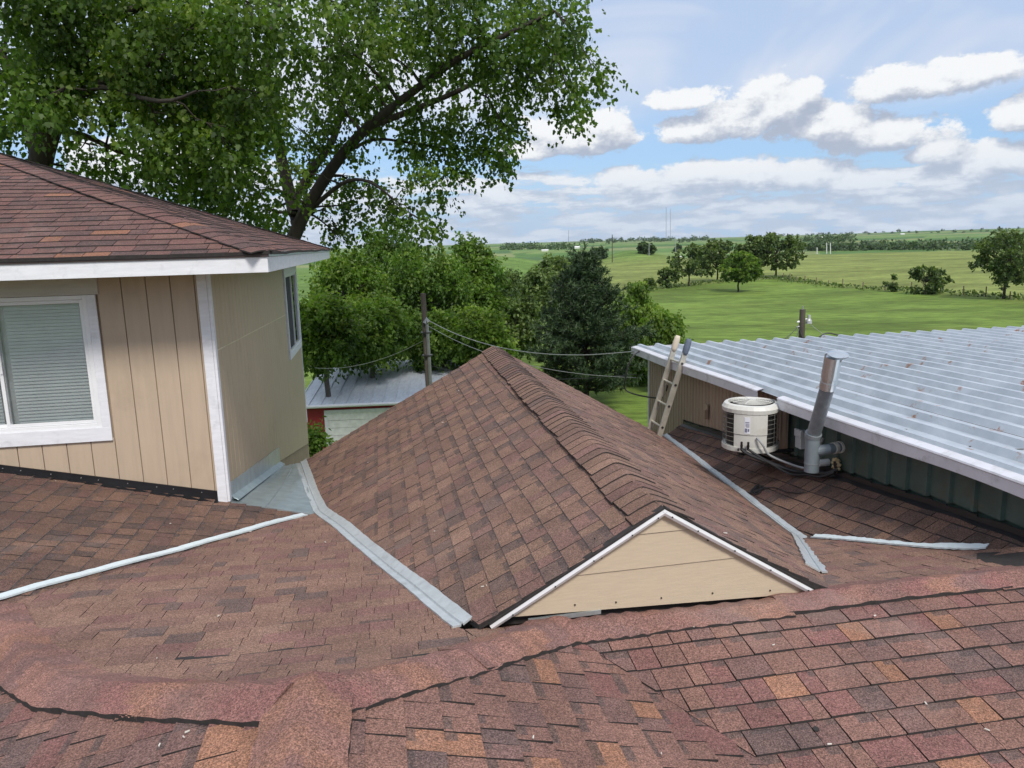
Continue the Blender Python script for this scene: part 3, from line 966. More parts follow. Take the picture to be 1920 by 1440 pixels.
# corner posts
mb = MB(); mb.box((HU - .035, -1.638, -2.45), (HU - .010, -1.552, -.185)); mb.build('corner_board', M_WHITE, house, bevel=.004)
mb = MB(); mb.box((HU - .032, -1.551, -2.36), (HU + .055, -1.527, -.185)); mb.build('corner_board', M_WHITE, house, bevel=.004)
# front window
win = MB()
wv0, wv1, wz0, wz1 = -4.20, -2.585, -1.555, -.346
def frame(mb, u, v0, v1, z0, z1, w, d):
    mb.box((u, v0, z0), (u + d, v0 + w, z1)); mb.box((u, v1 - w, z0), (u + d, v1, z1))
    mb.box((u, v0 + w, z0), (u + d, v1 - w, z0 + w)); mb.box((u, v0 + w, z1 - w), (u + d, v1 - w, z1))
frame(win, HU - .020, wv0, wv1, wz0, wz1, .038, .07)
wobj = win.build('window', M_VINYL, house, bevel=.003)
for n_, q in dict(a=((HU - .032, -4.29, -1.685), (HU - .008, -2.508, -1.555)), b=((HU - .030, -2.583, -1.555), (HU - .008, -2.508, -.345)), c=((HU - .030, -4.29, -1.555), (HU - .008, -4.205, -.345))).items():
    mb = MB(); mb.box(*q); mb.build('casing', M_WHITE, wobj, bevel=.003)
mb = MB(); mb.box((HU - .034, -4.32, -.343), (HU - .008, -2.478, -.185)); mb.build('header', M_HEAD, wobj, bevel=.004)
mb = MB(); frame(mb, HU - .008, -3.385, wv1 - .040, wz0 + .040, wz1 - .040, .030, .03); mb.build('sash', M_VINYL, wobj, bevel=.002)
mb = MB(); frame(mb, HU + .016, wv0 + .040, -3.345, wz0 + .040, wz1 - .040, .030, .022); mb.build('sash', M_VINYL, wobj, bevel=.002)
def mk_glass(name, tint, rough=.02, mixf=.0):
    mt = bpy.data.materials.new(name); mt.use_nodes = True
    nt = mt.node_tree; nt.nodes.clear(); t = NT(nt)
    out = t.n('ShaderNodeOutputMaterial')
    tr = t.n('ShaderNodeBsdfTransparent'); tr.inputs[0].default_value = (*tint, 1)
    gl = t.n('ShaderNodeBsdfGlossy'); gl.inputs['Roughness'].default_value = rough
    fr = t.n('ShaderNodeFresnel'); fr.inputs[0].default_value = 1.5
    ms = t.n('ShaderNodeMixShader')
    t.l(t.math('MULTIPLY_ADD', fr.outputs[0], .8, mixf, clamp=True), ms.inputs[0])
    t.l(tr.outputs[0], ms.inputs[1]); t.l(gl.outputs[0], ms.inputs[2]); t.l(ms.outputs[0], out.inputs[0])
    return mt
M_GLASS = mk_glass('window_glass', (.97, .99, .98))
mb = MB(); mb.box((HU + .004, -3.352, wz0 + .072), (HU + .008, wv1 - .072, wz1 - .072)); mb.build('pane', M_GLASS, wobj)
mb = MB(); mb.box((HU + .026, wv0 + .072, wz0 + .072), (HU + .030, -3.378, wz1 - .072)); mb.build('pane', M_GLASS, wobj)
mb = MB()
M_BLIND = mk('blind_vinyl', (.90, .92, .90), .5, var=.04)
nsl = 38
for i in range(nsl):
    z = wz0 + .03 + (wz1 - wz0 - .06) * i / nsl
    for (a, b) in ((-3.30, wv1 - .05), (wv0 + .05, -3.42)):
        mb.hexa([W(HU + .038, a, z), W(HU + .038, b, z), W(HU + .052, b, z + .025), W(HU + .052, a, z + .025), W(HU + .039, a, z + .002), W(HU + .039, b, z + .002), W(HU + .053, b, z + .027), W(HU + .053, a, z + .027)])
mb.build('window_blind', M_BLIND, wobj, kind='stuff')
mb = MB(); mb.box((HU + .062, wv0 + .01, wz0), (HU + .07, wv1 - .01, wz1)); mb.build('bright_backing', mk('bright_backing', (.75, .77, .75), .8), wobj)  # pale panel added behind the slats to brighten the blind
mb = MB(); mb.box((HU - .018, -3.374, -1.02), (HU - .008, -3.352, -.93)); mb.build('latch', M_VINYL, wobj)

# side wall: two tiers of grooved boards
side_bot = lambda u: -2.30 - .185 * (u - 7.45) if u < 11 else -2.956 - .19 * (u - 11)
seamz = lambda u: -.915 - .0235 * (u - 7.7)
u = HU + .06
i = 0
while u < 15.04:
    w = .2032
    u1 = min(u + w, 15.04)
    for tier in (0, 1):
        z0f, z1f = (side_bot, lambda q: seamz(q) - .006) if tier == 0 else (lambda q: seamz(q) + .006, lambda q: -.185)
        if u1 > 13.08 and u < 14.98:                       # window opening
            if tier == 1: continue
            z1f = lambda q: -1.80
        mb = MB()
        g = .005
        mb.prism([W(u + g, HV + .012, z0f(u)), W(u1 - g, HV + .012, z0f(u1)), W(u1 - g, HV + .012, z1f(u1)), W(u + g, HV + .012, z1f(u))], vec(0, -.02, 0))
        mb.build('wall_board', M_TANS, house, bevel=.003)
    u = u1
mb = MB()
mb.box((HU + .052, HV - .05, -ZC), (13.08, HV - .009, -.19)); mb.box((13.08, HV - .05, -ZC), (14.98, HV - .009, -1.78)); mb.box((14.98, HV - .05, -ZC), (15.05, HV - .009, -.19))
mb.build('side_sheathing', MATS['groove_paint'], house)
mb = MB(); mb.prism([W(HU + .07, HV + .010, seamz(HU) - .006), W(13.0, HV + .010, seamz(13.0) - .006), W(13.0, HV + .010, seamz(13.0) + .006), W(HU + .07, HV + .010, seamz(HU) + .006)], vec(0, .005, 0)); mb.build('seam_strip', mk('pale_seam', (.62, .55, .38), .5), house)
mb = MB(); mb.box((15.0, HV - .02, -3.3), (15.06, HV + .022, -.185)); mb.build('corner_board', M_WHITE, house)
# side window
sw = MB(); frame(sw, 0, 0, 0, 0, 0, 0, 0) if False else None
def sframe(mb, v, u0, u1, z0, z1, w, d):
    mb.box((u0, v, z0), (u0 + w, v + d, z1)); mb.box((u1 - w, v, z0), (u1, v + d, z1))
    mb.box((u0 + w, v, z0), (u1 - w, v + d, z0 + w)); mb.box((u0 + w, v, z1 - w), (u1 - w, v + d, z1))
sframe(sw, HV + .005, 13.06, 15.0, -1.80, -.30, .10, .03)
swo = sw.build('window', M_WHITE, house)
mb = MB(); sframe(mb, HV - .005, 13.16, 14.10, -1.70, -.40, .05, .03); mb.build('sash', M_VINYL, swo)
mb = MB(); sframe(mb, HV - .005, 14.06, 14.90, -1.70, -.40, .05, .025); mb.build('sash', M_VINYL, swo)
mb = MB(); mb.box((13.2, HV - .002, -1.66), (14.06, HV + .004, -.44)); mb.build('insect_screen', mk('insect_screen', (.03, .032, .045), .8), swo)
mb = MB(); mb.box((14.1, HV - .004, -1.66), (14.86, HV + .002, -.44)); mb.build('pane', mk_glass('side_glass', (.25, .3, .28), mixf=.3), swo)
# galvanised apron on the side wall above the pan
mb = MB()
ns = 14
for i in range(ns):
    a, b = 7.50 + (10.95 - 7.50) * i / ns, 7.50 + (10.95 - 7.50) * (i + 1) / ns
    tp = lambda q: -2.225 - .158 * (q - 7.706)
    bt = lambda q: zPan(q, HV + .02) + .012
    mb.prism([W(a, HV + .016, bt(a)), W(b, HV + .016, bt(b)), W(b, HV + .016 + .004 * sin(i), tp(b)), W(a, HV + .016 + .004 * sin(i - 1), tp(a))], vec(0, .006, 0))
    mb.prism([W(a, HV + .020, bt(a) + .05), W(b, HV + .020, bt(b) + .05), W(b, HV + .085, bt(b) + .006), W(a, HV + .085, bt(a) + .006)], (0, 0, .006))
mb.build('wall_apron_flashing', M_GALV, house)
# eaves
mb = MB(); mb.box((EU, FV, -.182), (EU + .03, EV, -.052)); mb.build('fascia', M_WHITE, house, bevel=.003)
mb = MB(); mb.box((EU + .032, EV - .03, -.182), (FU, EV, -.052)); mb.build('fascia', M_WHITE, house, bevel=.003)
mb = MB(); mb.box((FU - .03, FV, -.182), (FU, EV - .032, -.052)); mb.box((EU + .032, FV, -.182), (FU - .032, FV + .03, -.052)); mb.build('fascia', M_WHITE, house)
mb = MB(); mb.box((EU + .03, FV, -.176), (HU + .03, EV - .03, -.160)); mb.box((HU + .03, HV - .02, -.176), (FU - .03, EV - .03, -.160)); mb.box((FU - .5, FV, -.176), (FU - .03, HV - .02, -.160)); mb.build('soffit', M_SOFFIT, house)
mb = MB()
for a, b in ((-9.6, -5.9), (-5.897, -2.69), (-2.687, EV + .012)):
    mb.box((EU - .012, a, -.052), (EU + .02, b, -.006))
mb.build('drip_edge', M_BROWNEDGE, house)
mb = MB(); mb.box((EU + .021, EV - .01, -.050), (FU, EV + .012, -.008)); mb.build('drip_edge', M_GALV, house)
HS = .345
hroof = Roof(house)
zHF = lambda u, v: EZ + .035 + HS * (u - EU) + wob(u, v, .003)
zHS = lambda u, v: EZ + .035 + HS * (EV - v) + wob(u, v, .003)
zHB = lambda u, v: EZ + .035 + HS * (FU - u)
zHL_ = lambda u, v: EZ + .035 + HS * (v - FV)
o = .02
hroof.slope('roof_slope_front', [[(EU - o, EV + o), (EU - o, FV - o), AP]], zHF, 'v', 1, PAL_HOUSE, .1352, 41, shadow=.12, widths=(.12, .16, .2, .26, .3), h=(.011, .008))
hroof.slope('roof_slope_side', [[(EU - o, EV + o), AP, (FU + o, EV + o)]], zHS, 'u', -1, PAL_HOUSE, .1352, 42, shadow=.12, widths=(.16, .22, .3), h=(.011, .008))
mb = MB()
mb.prism([W(FU + o, EV + o, zHB(FU, 0)), W(FU + o, FV - o, zHB(FU, 0)), W(AP[0], AP[1], zHB(AP[0], 0))], (0, 0, -.03))
mb.prism([W(EU - o, FV - o, zHL_(0, FV)), W(AP[0], AP[1], zHL_(0, AP[1])), W(FU + o, FV - o, zHL_(0, FV))], (0, 0, -.03))
mb.build('roof_slope_rear', M_CAP, house)
hroof.finish(300)
hipz = lambda f: EZ + .045 + HS * (AP[0] - EU) * f
caps((EU, EV, hipz(0)), (AP[0], AP[1], hipz(1)), 44, .245, .245, .155, house, 43, PAL_HOUSE, step_lift=.008)
caps((FU, EV, hipz(0)), (AP[0], AP[1], hipz(1)), 44, .245, .245, .155, house, 44, PAL_HOUSE, step_lift=.008)

# ------------------------------------------------------------------ metal-roofed shed on the right
shed = thing('metal_shed', 'shed with pale ribbed steel roof, tan and dark green metal walls on the right', 'shed', W(8, 8, -ZC))
def mk_steel(name):
    mt, t, b, out = _new(name)
    tc = t.n('ShaderNodeTexCoord'); O = tc.outputs['Object']
    n = t.noise(O, 3.0, 5, .6)
    c = t.mix(t.smooth(n, .3, .7), (.44, .49, .54, 1), (.56, .61, .66, 1))
    st = t.noise(t.vmath('MULTIPLY', O, (7, 1.2, 1)), 2.2, 5, .65)
    c = t.mix(t.smooth(st, .55, .75, 0, .45), c, (.66, .70, .74, 1))
    # chalky pale wash and grime towards joints
    gn = t.noise(O, 9, 6, .7)
    c = t.mix(t.smooth(gn, .62, .76, 0, .25), c, (.25, .28, .30, 1))
    r = t.noise(t.vmath('MULTIPLY', O, (2.4, 2.4, 1)), 1.0, 4, .6)
    r2 = t.noise(t.vmath('ADD', O, (7, 3, 1)), 5.2, 6, .7)
    rf = t.math('MULTIPLY', t.smooth(r, .50, .58), t.smooth(r2, .565, .66))
    c = t.mix(t.math('MULTIPLY', rf, .85), c, (.36, .15, .06, 1))
    t.l(c, b.inputs['Base Color'])
    b.inputs['Metallic'].default_value = .4
    t.l(t.smooth(n, .3, .7, .42, .55), b.inputs['Roughness'])
    bn = t.n('ShaderNodeBump'); bn.inputs['Strength'].default_value = .25; bn.inputs['Distance'].default_value = .01
    t.l(t.noise(O, 6, 3, .5), bn.inputs['Height']); t.l(bn.outputs[0], b.inputs['Normal'])
    return mt
M_STEEL = mk_steel('weathered_steel_roof')
M_TRIM = mk('shed_white_trim', (.66, .66, .70), .42, .1, var=.07, scale=4, bump=.2, bscale=12, dirt=(.33, .33, .32), dirt_amt=.55, dscale=5)
M_GREEN = mk('dark_green_steel', (.058, .098, .084), .42, .1, var=.18, scale=5, dirt=(.10, .085, .05), dirt_amt=.5, dscale=4)
M_TANM = mk('tan_steel_siding', (.34, .265, .195), .5, .1, var=.1, scale=2.2, stretch=(5, 5, .5))
RF, RN = 12.04, 3.64                                 # far and near ends of the roof
vedge = lambda u: 3.90 + .0187 * (u - 4.01)
zroof = lambda u, v: -1.575 - .0218 * (u - 4.01) + .006 * sin(u * 1.7) * (1 if v < 4.4 else .3) - .002 * (v - 4)
RIB = .30
def rib_profile():
    # one rib module: flat pan, sloped web, narrow crown
    return [(0, 0), (.010, .0), (.048, .055), (.095, .055), (.133, 0), (.30, 0)]
v0 = .02
npan = 10
for p in range(npan):
    mb = MB()
    cross = []
    for k in range(3):
        base = p * 3 * RIB + k * RIB
        cross += [(base + a, h) for a, h in rib_profile()[:-1]]
    cross.append((p * 3 * RIB + 3 * RIB - .002, 0))
    us = [RN + (RF - RN) * i / 10 for i in range(11)]
    tilt = random.uniform(-.004, .004)
    V = [W(u, vedge(u) + .04 + a, zroof(u, 4 + a) + .008 + h + (.003 if p % 2 else 0)) for u in us for a, h in cross]
    n = len(cross)
    mb.mesh(V, [(i * n + j, i * n + j + 1, (i + 1) * n + j + 1, (i + 1) * n + j) for i in range(10) for j in range(n - 1)])
    # sheet thickness at both ends
    for i in (0, 10):
        for j in range(n - 1):
            a, b = V[i * n + j], V[i * n + j + 1]
            mb.poly([a, b, (b[0], b[1], b[2] - .006), (a[0], a[1], a[2] - .006)])
    pobj = mb.build('roof_panel', M_STEEL, shed)
# one screw mesh, many heads in rows: joined, far too small to pick apart
mb = MB()
for p in range(npan * 3):
    for u in [4.2 + .9 * i for i in range(9)]:
        a = p * RIB + .21
        uu = u + .03 * sin(p * 3.7)
        c = W(uu, vedge(uu) + .04 + a, zroof(uu, 4 + a) + .009)
        mb.tube([c, (c[0], c[1], c[2] + .009)], .009, 6)
mb.build('roof_screws', M_SCREW, shed, kind='stuff')
# end laps: short cross seams near the eave edge
for (u, a, L) in [(4.9, .30, .22), (4.75, .55, .22), (4.62, .82, .2), (5.6, .06, .2)]:
    mb = MB(); mb.tube([W(u, vedge(u) + .04 + a, zroof(u, 4 + a) + .012), W(u - .05, vedge(u) + .04 + a + L, zroof(u, 4 + a) + .012)], .004, 5); mb.build('sheet_lap', M_SCREW, shed)
# edge trim: top flange, fascia with a small lip, in three lengths with a bent one
def trim(u0, u1, sag):
    mb = MB(); n = 12
    P_ = []
    for i in range(n + 1):
        u = u0 + (u1 - u0) * i / n
        s_ = sag * sin(pi * i / n)
        ve, z = vedge(u) - .012, zroof(u, 4) + .018
        P_.append([(u, ve + .13, z + .012), (u, ve + .06, z + .016), (u, ve, z), (u, ve - .006, z - .012), (u, ve + .004, z - .022), (u, ve + .004, z - .115 + s_), (u, ve + .022, z - .122 + s_)])
    k = len(P_[0])
    V = [W(*q) for r in P_ for q in r]
    mb.mesh(V, [(i * k + j, i * k + j + 1, (i + 1) * k + j + 1, (i + 1) * k + j) for i in range(n) for j in range(k - 1)])
    B = [W(q[0], q[1] + .006, q[2] - .004) for r in P_ for q in r]
    mb.mesh(B, [(i * k + j, i * k + j + 1, (i + 1) * k + j + 1, (i + 1) * k + j) for i in range(n) for j in range(k - 1)])
    return mb.build('edge_trim', M_TRIM, shed)
trim(3.6, 5.30, .018); trim(5.303, 7.16, .006); trim(7.60, 9.6, 0); trim(9.603, RF + .02, 0)
mb = MB(); mb.prism([W(RF + .02, vedge(RF) - .02, zroof(RF, 4) - .10), W(RF + .02, vedge(RF) + 8.2, zroof(RF, 12) - .10), W(RF + .02, vedge(RF) + 8.2, zroof(RF, 12) + .01), W(RF + .02, vedge(RF) - .02, zroof(RF, 4) + .018)], vec(.015)); mb.build('edge_trim', M_TRIM, shed)
# walls: ribbed sheets, tan beyond the air conditioner, dark green this side
def wall_sheet(u0, u1, mat, name, rw=.05, flat=.2, rise=.022):
    mb = MB()
    prof = []
    u = u0
    while u < u1 - 1e-6:
        e = min(u + flat + rw, u1)
        prof += [(u, 0), (min(u + flat, e), 0), (min(u + flat + .012, e), -rise), (min(u + flat + rw - .012, e), -rise), (e, 0)]
        u = e
    zt = lambda q: zroof(q, 4) - .03
    zb = lambda q: max(zE(q, vwall(q)) + .05, -9) if 3.85 < q < 10.34 else -ZC
    for (a, d0), (b, d1) in zip(prof[:-1], prof[1:]):
        if b - a < 1e-6 and abs(d0 - d1) < 1e-6: continue
        mb.poly([W(a, vwall(a) + d0, zb((a + b) / 2)), W(b, vwall(b) + d1, zb((a + b) / 2)), W(b, vwall(b) + d1, zt(b)), W(a, vwall(a) + d0, zt(a))])
    return mb.build(name, mat, shed)
u = 3.66
while u < 7.25:
    u1 = min(u + .75, 7.28); wall_sheet(u, u1 - .002, M_GREEN, 'wall_sheet', .055, .195, .024); u = u1
while u < 11.9:
    u1 = min(u + .66, 11.93); wall_sheet(u, u1 - .002, M_TANM, 'wall_sheet', .045, .065, .010); u = u1
mb = MB()
mb.hexa([W(3.66, vwall(3.66) + .03, -ZC), W(3.66, 12, -ZC), W(11.9, 12, -ZC), W(11.9, vwall(11.9) + .03, -ZC), W(3.66, vwall(3.66) + .03, -1.66), W(3.66, 12, -1.70), W(11.9, 12, -1.86), W(11.9, vwall(11.9) + .03, -1.84)])
mb.build('wall_core', M_GREEN, shed)
mb = MB(); mb.box((11.90, vwall(11.9) - .012, -ZC), (11.96, vwall(11.9) + .06, -1.80)); mb.build('corner_trim', M_TRIM, shed)
# black membrane at the foot of the wall
mb = MB()
us = [4.1 + (10.3 - 4.1) * i / 40 for i in range(41)]
rj = random.Random(3)
prevj = .03
for a, b in zip(us[:-1], us[1:]):
    j = .018 + rj.random() * .022
    za, zb_ = zE(a, vwall(a) - .03), zE(b, vwall(b) - .03)
    mb.prism([W(a, vwall(a) - .034, za - .01), W(b, vwall(b) - .034, zb_ - .01), W(b, vwall(b) - .034, zb_ + .045 + .02 * rj.random()), W(a, vwall(a) - .034, za + .06)], vec(0, .008))
    mb.prism([W(a, vwall(a) - .036, za + .012), W(a, vwall(a) - .036 - prevj, zE(a, vwall(a) - .036 - prevj) + .013), W(b, vwall(b) - .036 - j, zE(b, vwall(b) - .036 - j) + .013), W(b, vwall(b) - .036, zb_ + .012)], (0, 0, -.006))
    prevj = j
mb.build('base_membrane', M_BLACK, shed)
# small bracket on the tan wall
q = onv(1325, 770, vwall(9.4) - .02)
mb = MB(); mb.box((q[0] - .05, q[1] - .012, q[2] - .10), (q[0] + .05, q[1] + .004, q[2] + .09)); mb.box((q[0] - .05, q[1] - .05, q[2] - .10), (q[0] - .038, q[1] - .012, q[2] + .02)); mb.build('wall_bracket', M_TANM, shed)
# foam-filled hole low in the green wall
q = onv(1568, 872, vwall(6.2) - .028)
mb = MB()
for k in range(9):
    a = 2 * pi * k / 9
    mb.tube([W(q[0] + .045 * cos(a), q[1] + .01, q[2] + .055 * sin(a)), W(q[0] + .050 * cos(a + .3), q[1] - .012, q[2] + .058 * sin(a + .3))], .018, 6)
mb.build('foam_filler', mk('foam', (.45, .36, .20), .8, var=.4, scale=20), shed)
mb = MB(); mb.tube([W(q[0], q[1] + .02, q[2]), W(q[0], q[1] - .008, q[2])], .036, 12); mb.build('wall_hole', M_DARK, shed)

# ------------------------------------------------------------------ air conditioner
M_ACW = mk('ac_cream_enamel', (.58, .575, .53), .45, var=.05, scale=5, dirt=(.40, .36, .28), dirt_amt=.35, dscale=6)
M_ACG = mk('ac_grille', (.20, .195, .175), .5)
M_FIN = mk('ac_coil', (.022, .022, .022), .5, var=.4, scale=40)
ACU, ACV, ACZ, ACR, ACH = 7.34, 3.76, -2.16, .292, .46
ac = thing('air_conditioner', 'cream drum-shaped air conditioner unit standing against the shed wall', 'air conditioner', W(ACU, ACV, ACZ - .05))
def ring(r, z, n=32, sq=.0, ph=0):
    out = []
    for k in range(n):
        a = 2 * pi * k / n + ph
        # rounded-octagon footprint
        m_ = r * (1 - .045 * abs(sin(2 * a)) ** 2)
        out.append(W(ACU + m_ * cos(a), ACV + m_ * sin(a), ACZ + z))
    return out
def lathe(prof, mat, name, n=32, parent=ac, cap=True, smooth=False):
    mb = MB()
    R = [ring(r, z, n) for r, z in prof]
    V = [p for r in R for p in r]
    mb.mesh(V, [(i * n + k, i * n + (k + 1) % n, (i + 1) * n + (k + 1) % n, (i + 1) * n + k) for i in range(len(R) - 1) for k in range(n)])
    if cap:
        mb.poly(R[0][::-1]); mb.poly(R[-1])
    return mb.build(name, mat, parent, smooth=smooth)
lathe([(ACR - .03, .02), (ACR - .03, ACH - .03)], M_FIN, 'coil')
lathe([(ACR - .01, -.02), (ACR + .008, -.01), (ACR + .008, .035), (ACR - .02, .035)], M_ACW, 'base_pan')
lathe([(ACR - .02, ACH - .07), (ACR + .010, ACH - .07), (ACR + .014, ACH - .03), (ACR - .01, ACH + .005), (ACR - .05, ACH + .012), (ACR - .055, ACH - .03)], M_ACW, 'top_rim', cap=False)
lathe([(ACR - .054, ACH - .02), (.02, ACH - .02)], M_DARK, 'fan_well')
mb = MB()                                            # fan guard: rings and spokes
for r in [.03 + .0175 * i for i in range(11)]:
    pts = [np.array(W(ACU + r * cos(2 * pi * k / 28), ACV + r * sin(2 * pi * k / 28), ACZ + ACH + .03 - .35 * r * r)) for k in range(29)]
    mb.tube(pts, .0028, 4, cap=False)
for k in range(8):
    a = 2 * pi * k / 8
    mb.tube([W(ACU + r * cos(a), ACV + r * sin(a), ACZ + ACH + .032 - .35 * r * r) for r in (.02, .1, .16, .21)], .004, 4)
mb.build('fan_guard', M_ACW, ac)
mb = MB(); mb.tube([W(ACU, ACV, ACZ + ACH + .01), W(ACU, ACV, ACZ + ACH + .04)], .045, 16); mb.build('fan_hub', M_ACW, ac)
for k in range(3):
    a = 2 * pi * k / 3 + .4
    mb = MB()
    mb.prism([W(ACU + .04 * cos(a), ACV + .04 * sin(a), ACZ + ACH - .005), W(ACU + .17 * cos(a - .3), ACV + .17 * sin(a - .3), ACZ + ACH - .015), W(ACU + .17 * cos(a + .35), ACV + .17 * sin(a + .35), ACZ + ACH + .005)], (0, 0, .004))
    mb.build('fan_blade', M_ACG, ac)
# front service panel facing the camera (solid sector), louvre grid on the rest
camang = atan2(-ACV, -ACU)
def sector(a0, a1, z0, z1, r0, r1, n=10):
    mb = MB()
    A = [a0 + (a1 - a0) * i / n for i in range(n + 1)]
    def pt(a, r, z):
        m_ = r * (1 - .045 * abs(sin(2 * a)) ** 2)
        return W(ACU + m_ * cos(a), ACV + m_ * sin(a), ACZ + z)
    for i in range(n):
        mb.hexa([pt(A[i], r0, z0), pt(A[i], r1, z0), pt(A[i + 1], r1, z0), pt(A[i + 1], r0, z0), pt(A[i], r0, z1), pt(A[i], r1, z1), pt(A[i + 1], r1, z1), pt(A[i + 1], r0, z1)])
    return mb
sector(camang - .58, camang + .62, .175, ACH - .06, ACR - .04, ACR + .004).build('service_panel', M_ACW, ac)
sector(camang - .58, camang + .62, .03, .170, ACR - .05, ACR - .002).build('service_panel', M_ACW, ac)
mb = MB()
grid = [camang + .62 + (2 * pi - 1.20) * i / 26 for i in range(27)]
for a in grid[::2]:
    m_ = (ACR - .004) * (1 - .045 * abs(sin(2 * a)) ** 2)
    mb.tube([W(ACU + m_ * cos(a), ACV + m_ * sin(a), ACZ + .03), W(ACU + m_ * cos(a), ACV + m_ * sin(a), ACZ + ACH - .06)], .0026, 4)
for z in [.04 + .047 * i for i in range(9)]:
    mb.tube([W(ACU + (ACR - .004) * (1 - .045 * abs(sin(2 * a)) ** 2) * cos(a), ACV + (ACR - .004) * (1 - .045 * abs(sin(2 * a)) ** 2) * sin(a), ACZ + z) for a in grid], .0022, 4)
mb.build('coil_grille', M_ACG, ac)
# rating label
M_LABEL = mk('ac_label_paper', (.72, .73, .78), .5, var=.05)
M_PRINT = mk('ac_label_print', (.16, .17, .24), .6)
lab = sector(camang + .02, camang + .22, .19, .36, ACR + .0045, ACR + .007, 3).build('rating_label', M_LABEL, ac)
for (a0, a1, z0, z1) in [(.05, .19, .305, .312), (.05, .19, .292, .296), (.05, .18, .281, .285), (.05, .19, .270, .274), (.05, .16, .259, .263), (.05, .10, .215, .242), (.12, .20, .205, .245)]:
    sector(camang + a0, camang + a1, z0, z1, ACR + .0072, ACR + .009, 2).build('label_print', M_PRINT, lab)
# steel stand
for s_ in (-.17, .17):
    mb = MB(); mb.box((ACU + s_ - .018, ACV - .22, ACZ - .05), (ACU + s_ + .018, vwall(ACU) + .002, ACZ - .021)); mb.tube([W(ACU + s_, ACV - .1, ACZ - .045), W(ACU + s_, vwall(ACU), ACZ - .26)], .014, 6); mb.build('wall_bracket_arm', M_BLACK, ac)
# valves below the panel and the rubber-covered lines
front = np.array([cos(camang), sin(camang)])
side_ = np.array([-front[1], front[0]])
def acp(f, s_, z): return W(ACU + front[0] * f + side_[0] * s_, ACV + front[1] * f + side_[1] * s_, z)
for s_ in (.085, .02):
    mb = MB()
    mb.tube([acp(ACR, s_, ACZ + .07), acp(ACR + .04, s_, ACZ + .07)], .014, 8); mb.tube([acp(ACR + .035, s_, ACZ + .03), acp(ACR + .035, s_, ACZ + .115)], .012, 8); mb.tube([acp(ACR + .01, s_ + .03, ACZ + .03), acp(ACR + .05, s_ + .03, ACZ + .03)], .01, 8)
    mb.build('service_valve', M_BLACK, ac)
M_RUB = mk('black_rubber', (.018, .018, .020), .5)
M_GCON = mk('grey_conduit', (.30, .31, .32), .45)
pz = lambda u, v, d=.02: zE(u, v) + d
ln = thing('refrigerant_lines', 'black insulated pipes running from the air conditioner along the shed foot', 'pipes', W(6.9, 3.75, pz(6.9, 3.75)))
def sag_path(pts, n=10):
    pts = [np.array(p, float) for p in pts]
    out = []
    for i in range(len(pts) - 1):
        p0 = pts[max(0, i - 1)]; p1 = pts[i]; p2 = pts[i + 1]; p3 = pts[min(len(pts) - 1, i + 2)]
        for k in range(n):
            t = k / n
            out.append(.5 * ((2 * p1) + (-p0 + p2) * t + (2 * p0 - 5 * p1 + 4 * p2 - p3) * t * t + (-p0 + 3 * p1 - 3 * p2 + p3) * t ** 3))
    out.append(pts[-1])
    return out
for (dv, r, s_) in ((0, .020, .085), (-.04, .013, .02)):
    mb = MB()
    a = acp(ACR + .04, s_, ACZ + .04)
    mb.tube(sag_path([a, acp(ACR + .05, s_ - .10, ACZ - .02), W(6.85, 3.97 + dv, pz(6.85, 3.97 + dv) + .05), W(6.60, 4.03 + dv, pz(6.6, 4.03 + dv) + .04), W(6.42, 4.05 + dv, pz(6.42, 4.05 + dv) + .04), W(6.30, 4.12 + dv, pz(6.3, 4.1 + dv) + .07)]), r, 8)
    mb.build('insulated_pipe', M_RUB, ln)
mb = MB(); mb.tube(sag_path([acp(ACR + .005, -.06, ACZ + .16), acp(ACR + .03, -.12, ACZ + .09), acp(ACR + .02, -.20, ACZ - .02), W(6.75, 4.0, pz(6.75, 4.0) + .08), W(6.6, 4.05, pz(6.6, 4.05) + .09), W(6.52, 4.06, -1.96), W(6.50, 4.07, -1.90)]), .011, 8)
mb.build('grey_whip', M_GCON, ln)
# disconnect box on the wall
q = onv(1503, 822, vwall(6.5) - .05)
db = thing('disconnect_box', 'small grey electrical disconnect box on the green wall behind the vent pipe', 'electrical box', W(q[0], q[1], q[2] - .1))
mb = MB(); mb.box((q[0] - .055, q[1] - .04, q[2] - .10), (q[0] + .055, q[1] + .06, q[2] + .075)); mb.build('box_body', mk('grey_box_enamel', (.50, .51, .51), .45, var=.06), db, bevel=.005)
mb = MB(); mb.box((q[0] - .062, q[1] - .05, q[2] + .02), (q[0] + .062, q[1] - .02, q[2] + .095)); mb.build('box_lid', MATS['grey_box_enamel'], db, bevel=.006)

# ------------------------------------------------------------------ vent pipe
M_PVC = mk('grey_pvc', (.20, .225, .24), .45, var=.2, scale=9, dirt=(.34, .34, .33), dirt_amt=.5, dscale=14)
M_PVCD = mk('grey_blue_pvc', (.17, .205, .225), .35, var=.08)
M_TIN = mk('bright_duct_tin', (.66, .70, .72), .22, .9, var=.1, scale=6)
vp = thing('vent_pipe', 'leaning grey flue pipe with shiny metal cap beside the air conditioner', 'vent pipe', W(6.28, 3.83, zE(6.28, 3.83)))
b0 = np.array(W(*onv(1522, 872, 3.83))); b0z = zE(6.28, 3.83) + ZC
b1 = np.array(W(*onv(1524, 816, 3.83))); b2 = np.array(W(*onv(1528, 806, 3.83)))
c1 = np.array(W(*onv(1552, 724, 3.76))); c2 = np.array(W(*onv(1559, 690, 3.75))); c3 = np.array(W(*onv(1563, 668, 3.745)))
mb = MB(); mb.tube([b0 - np.array([0, 0, .06]), b0, b1], .066, 20); mb.build('tee_body', M_PVCD, vp)
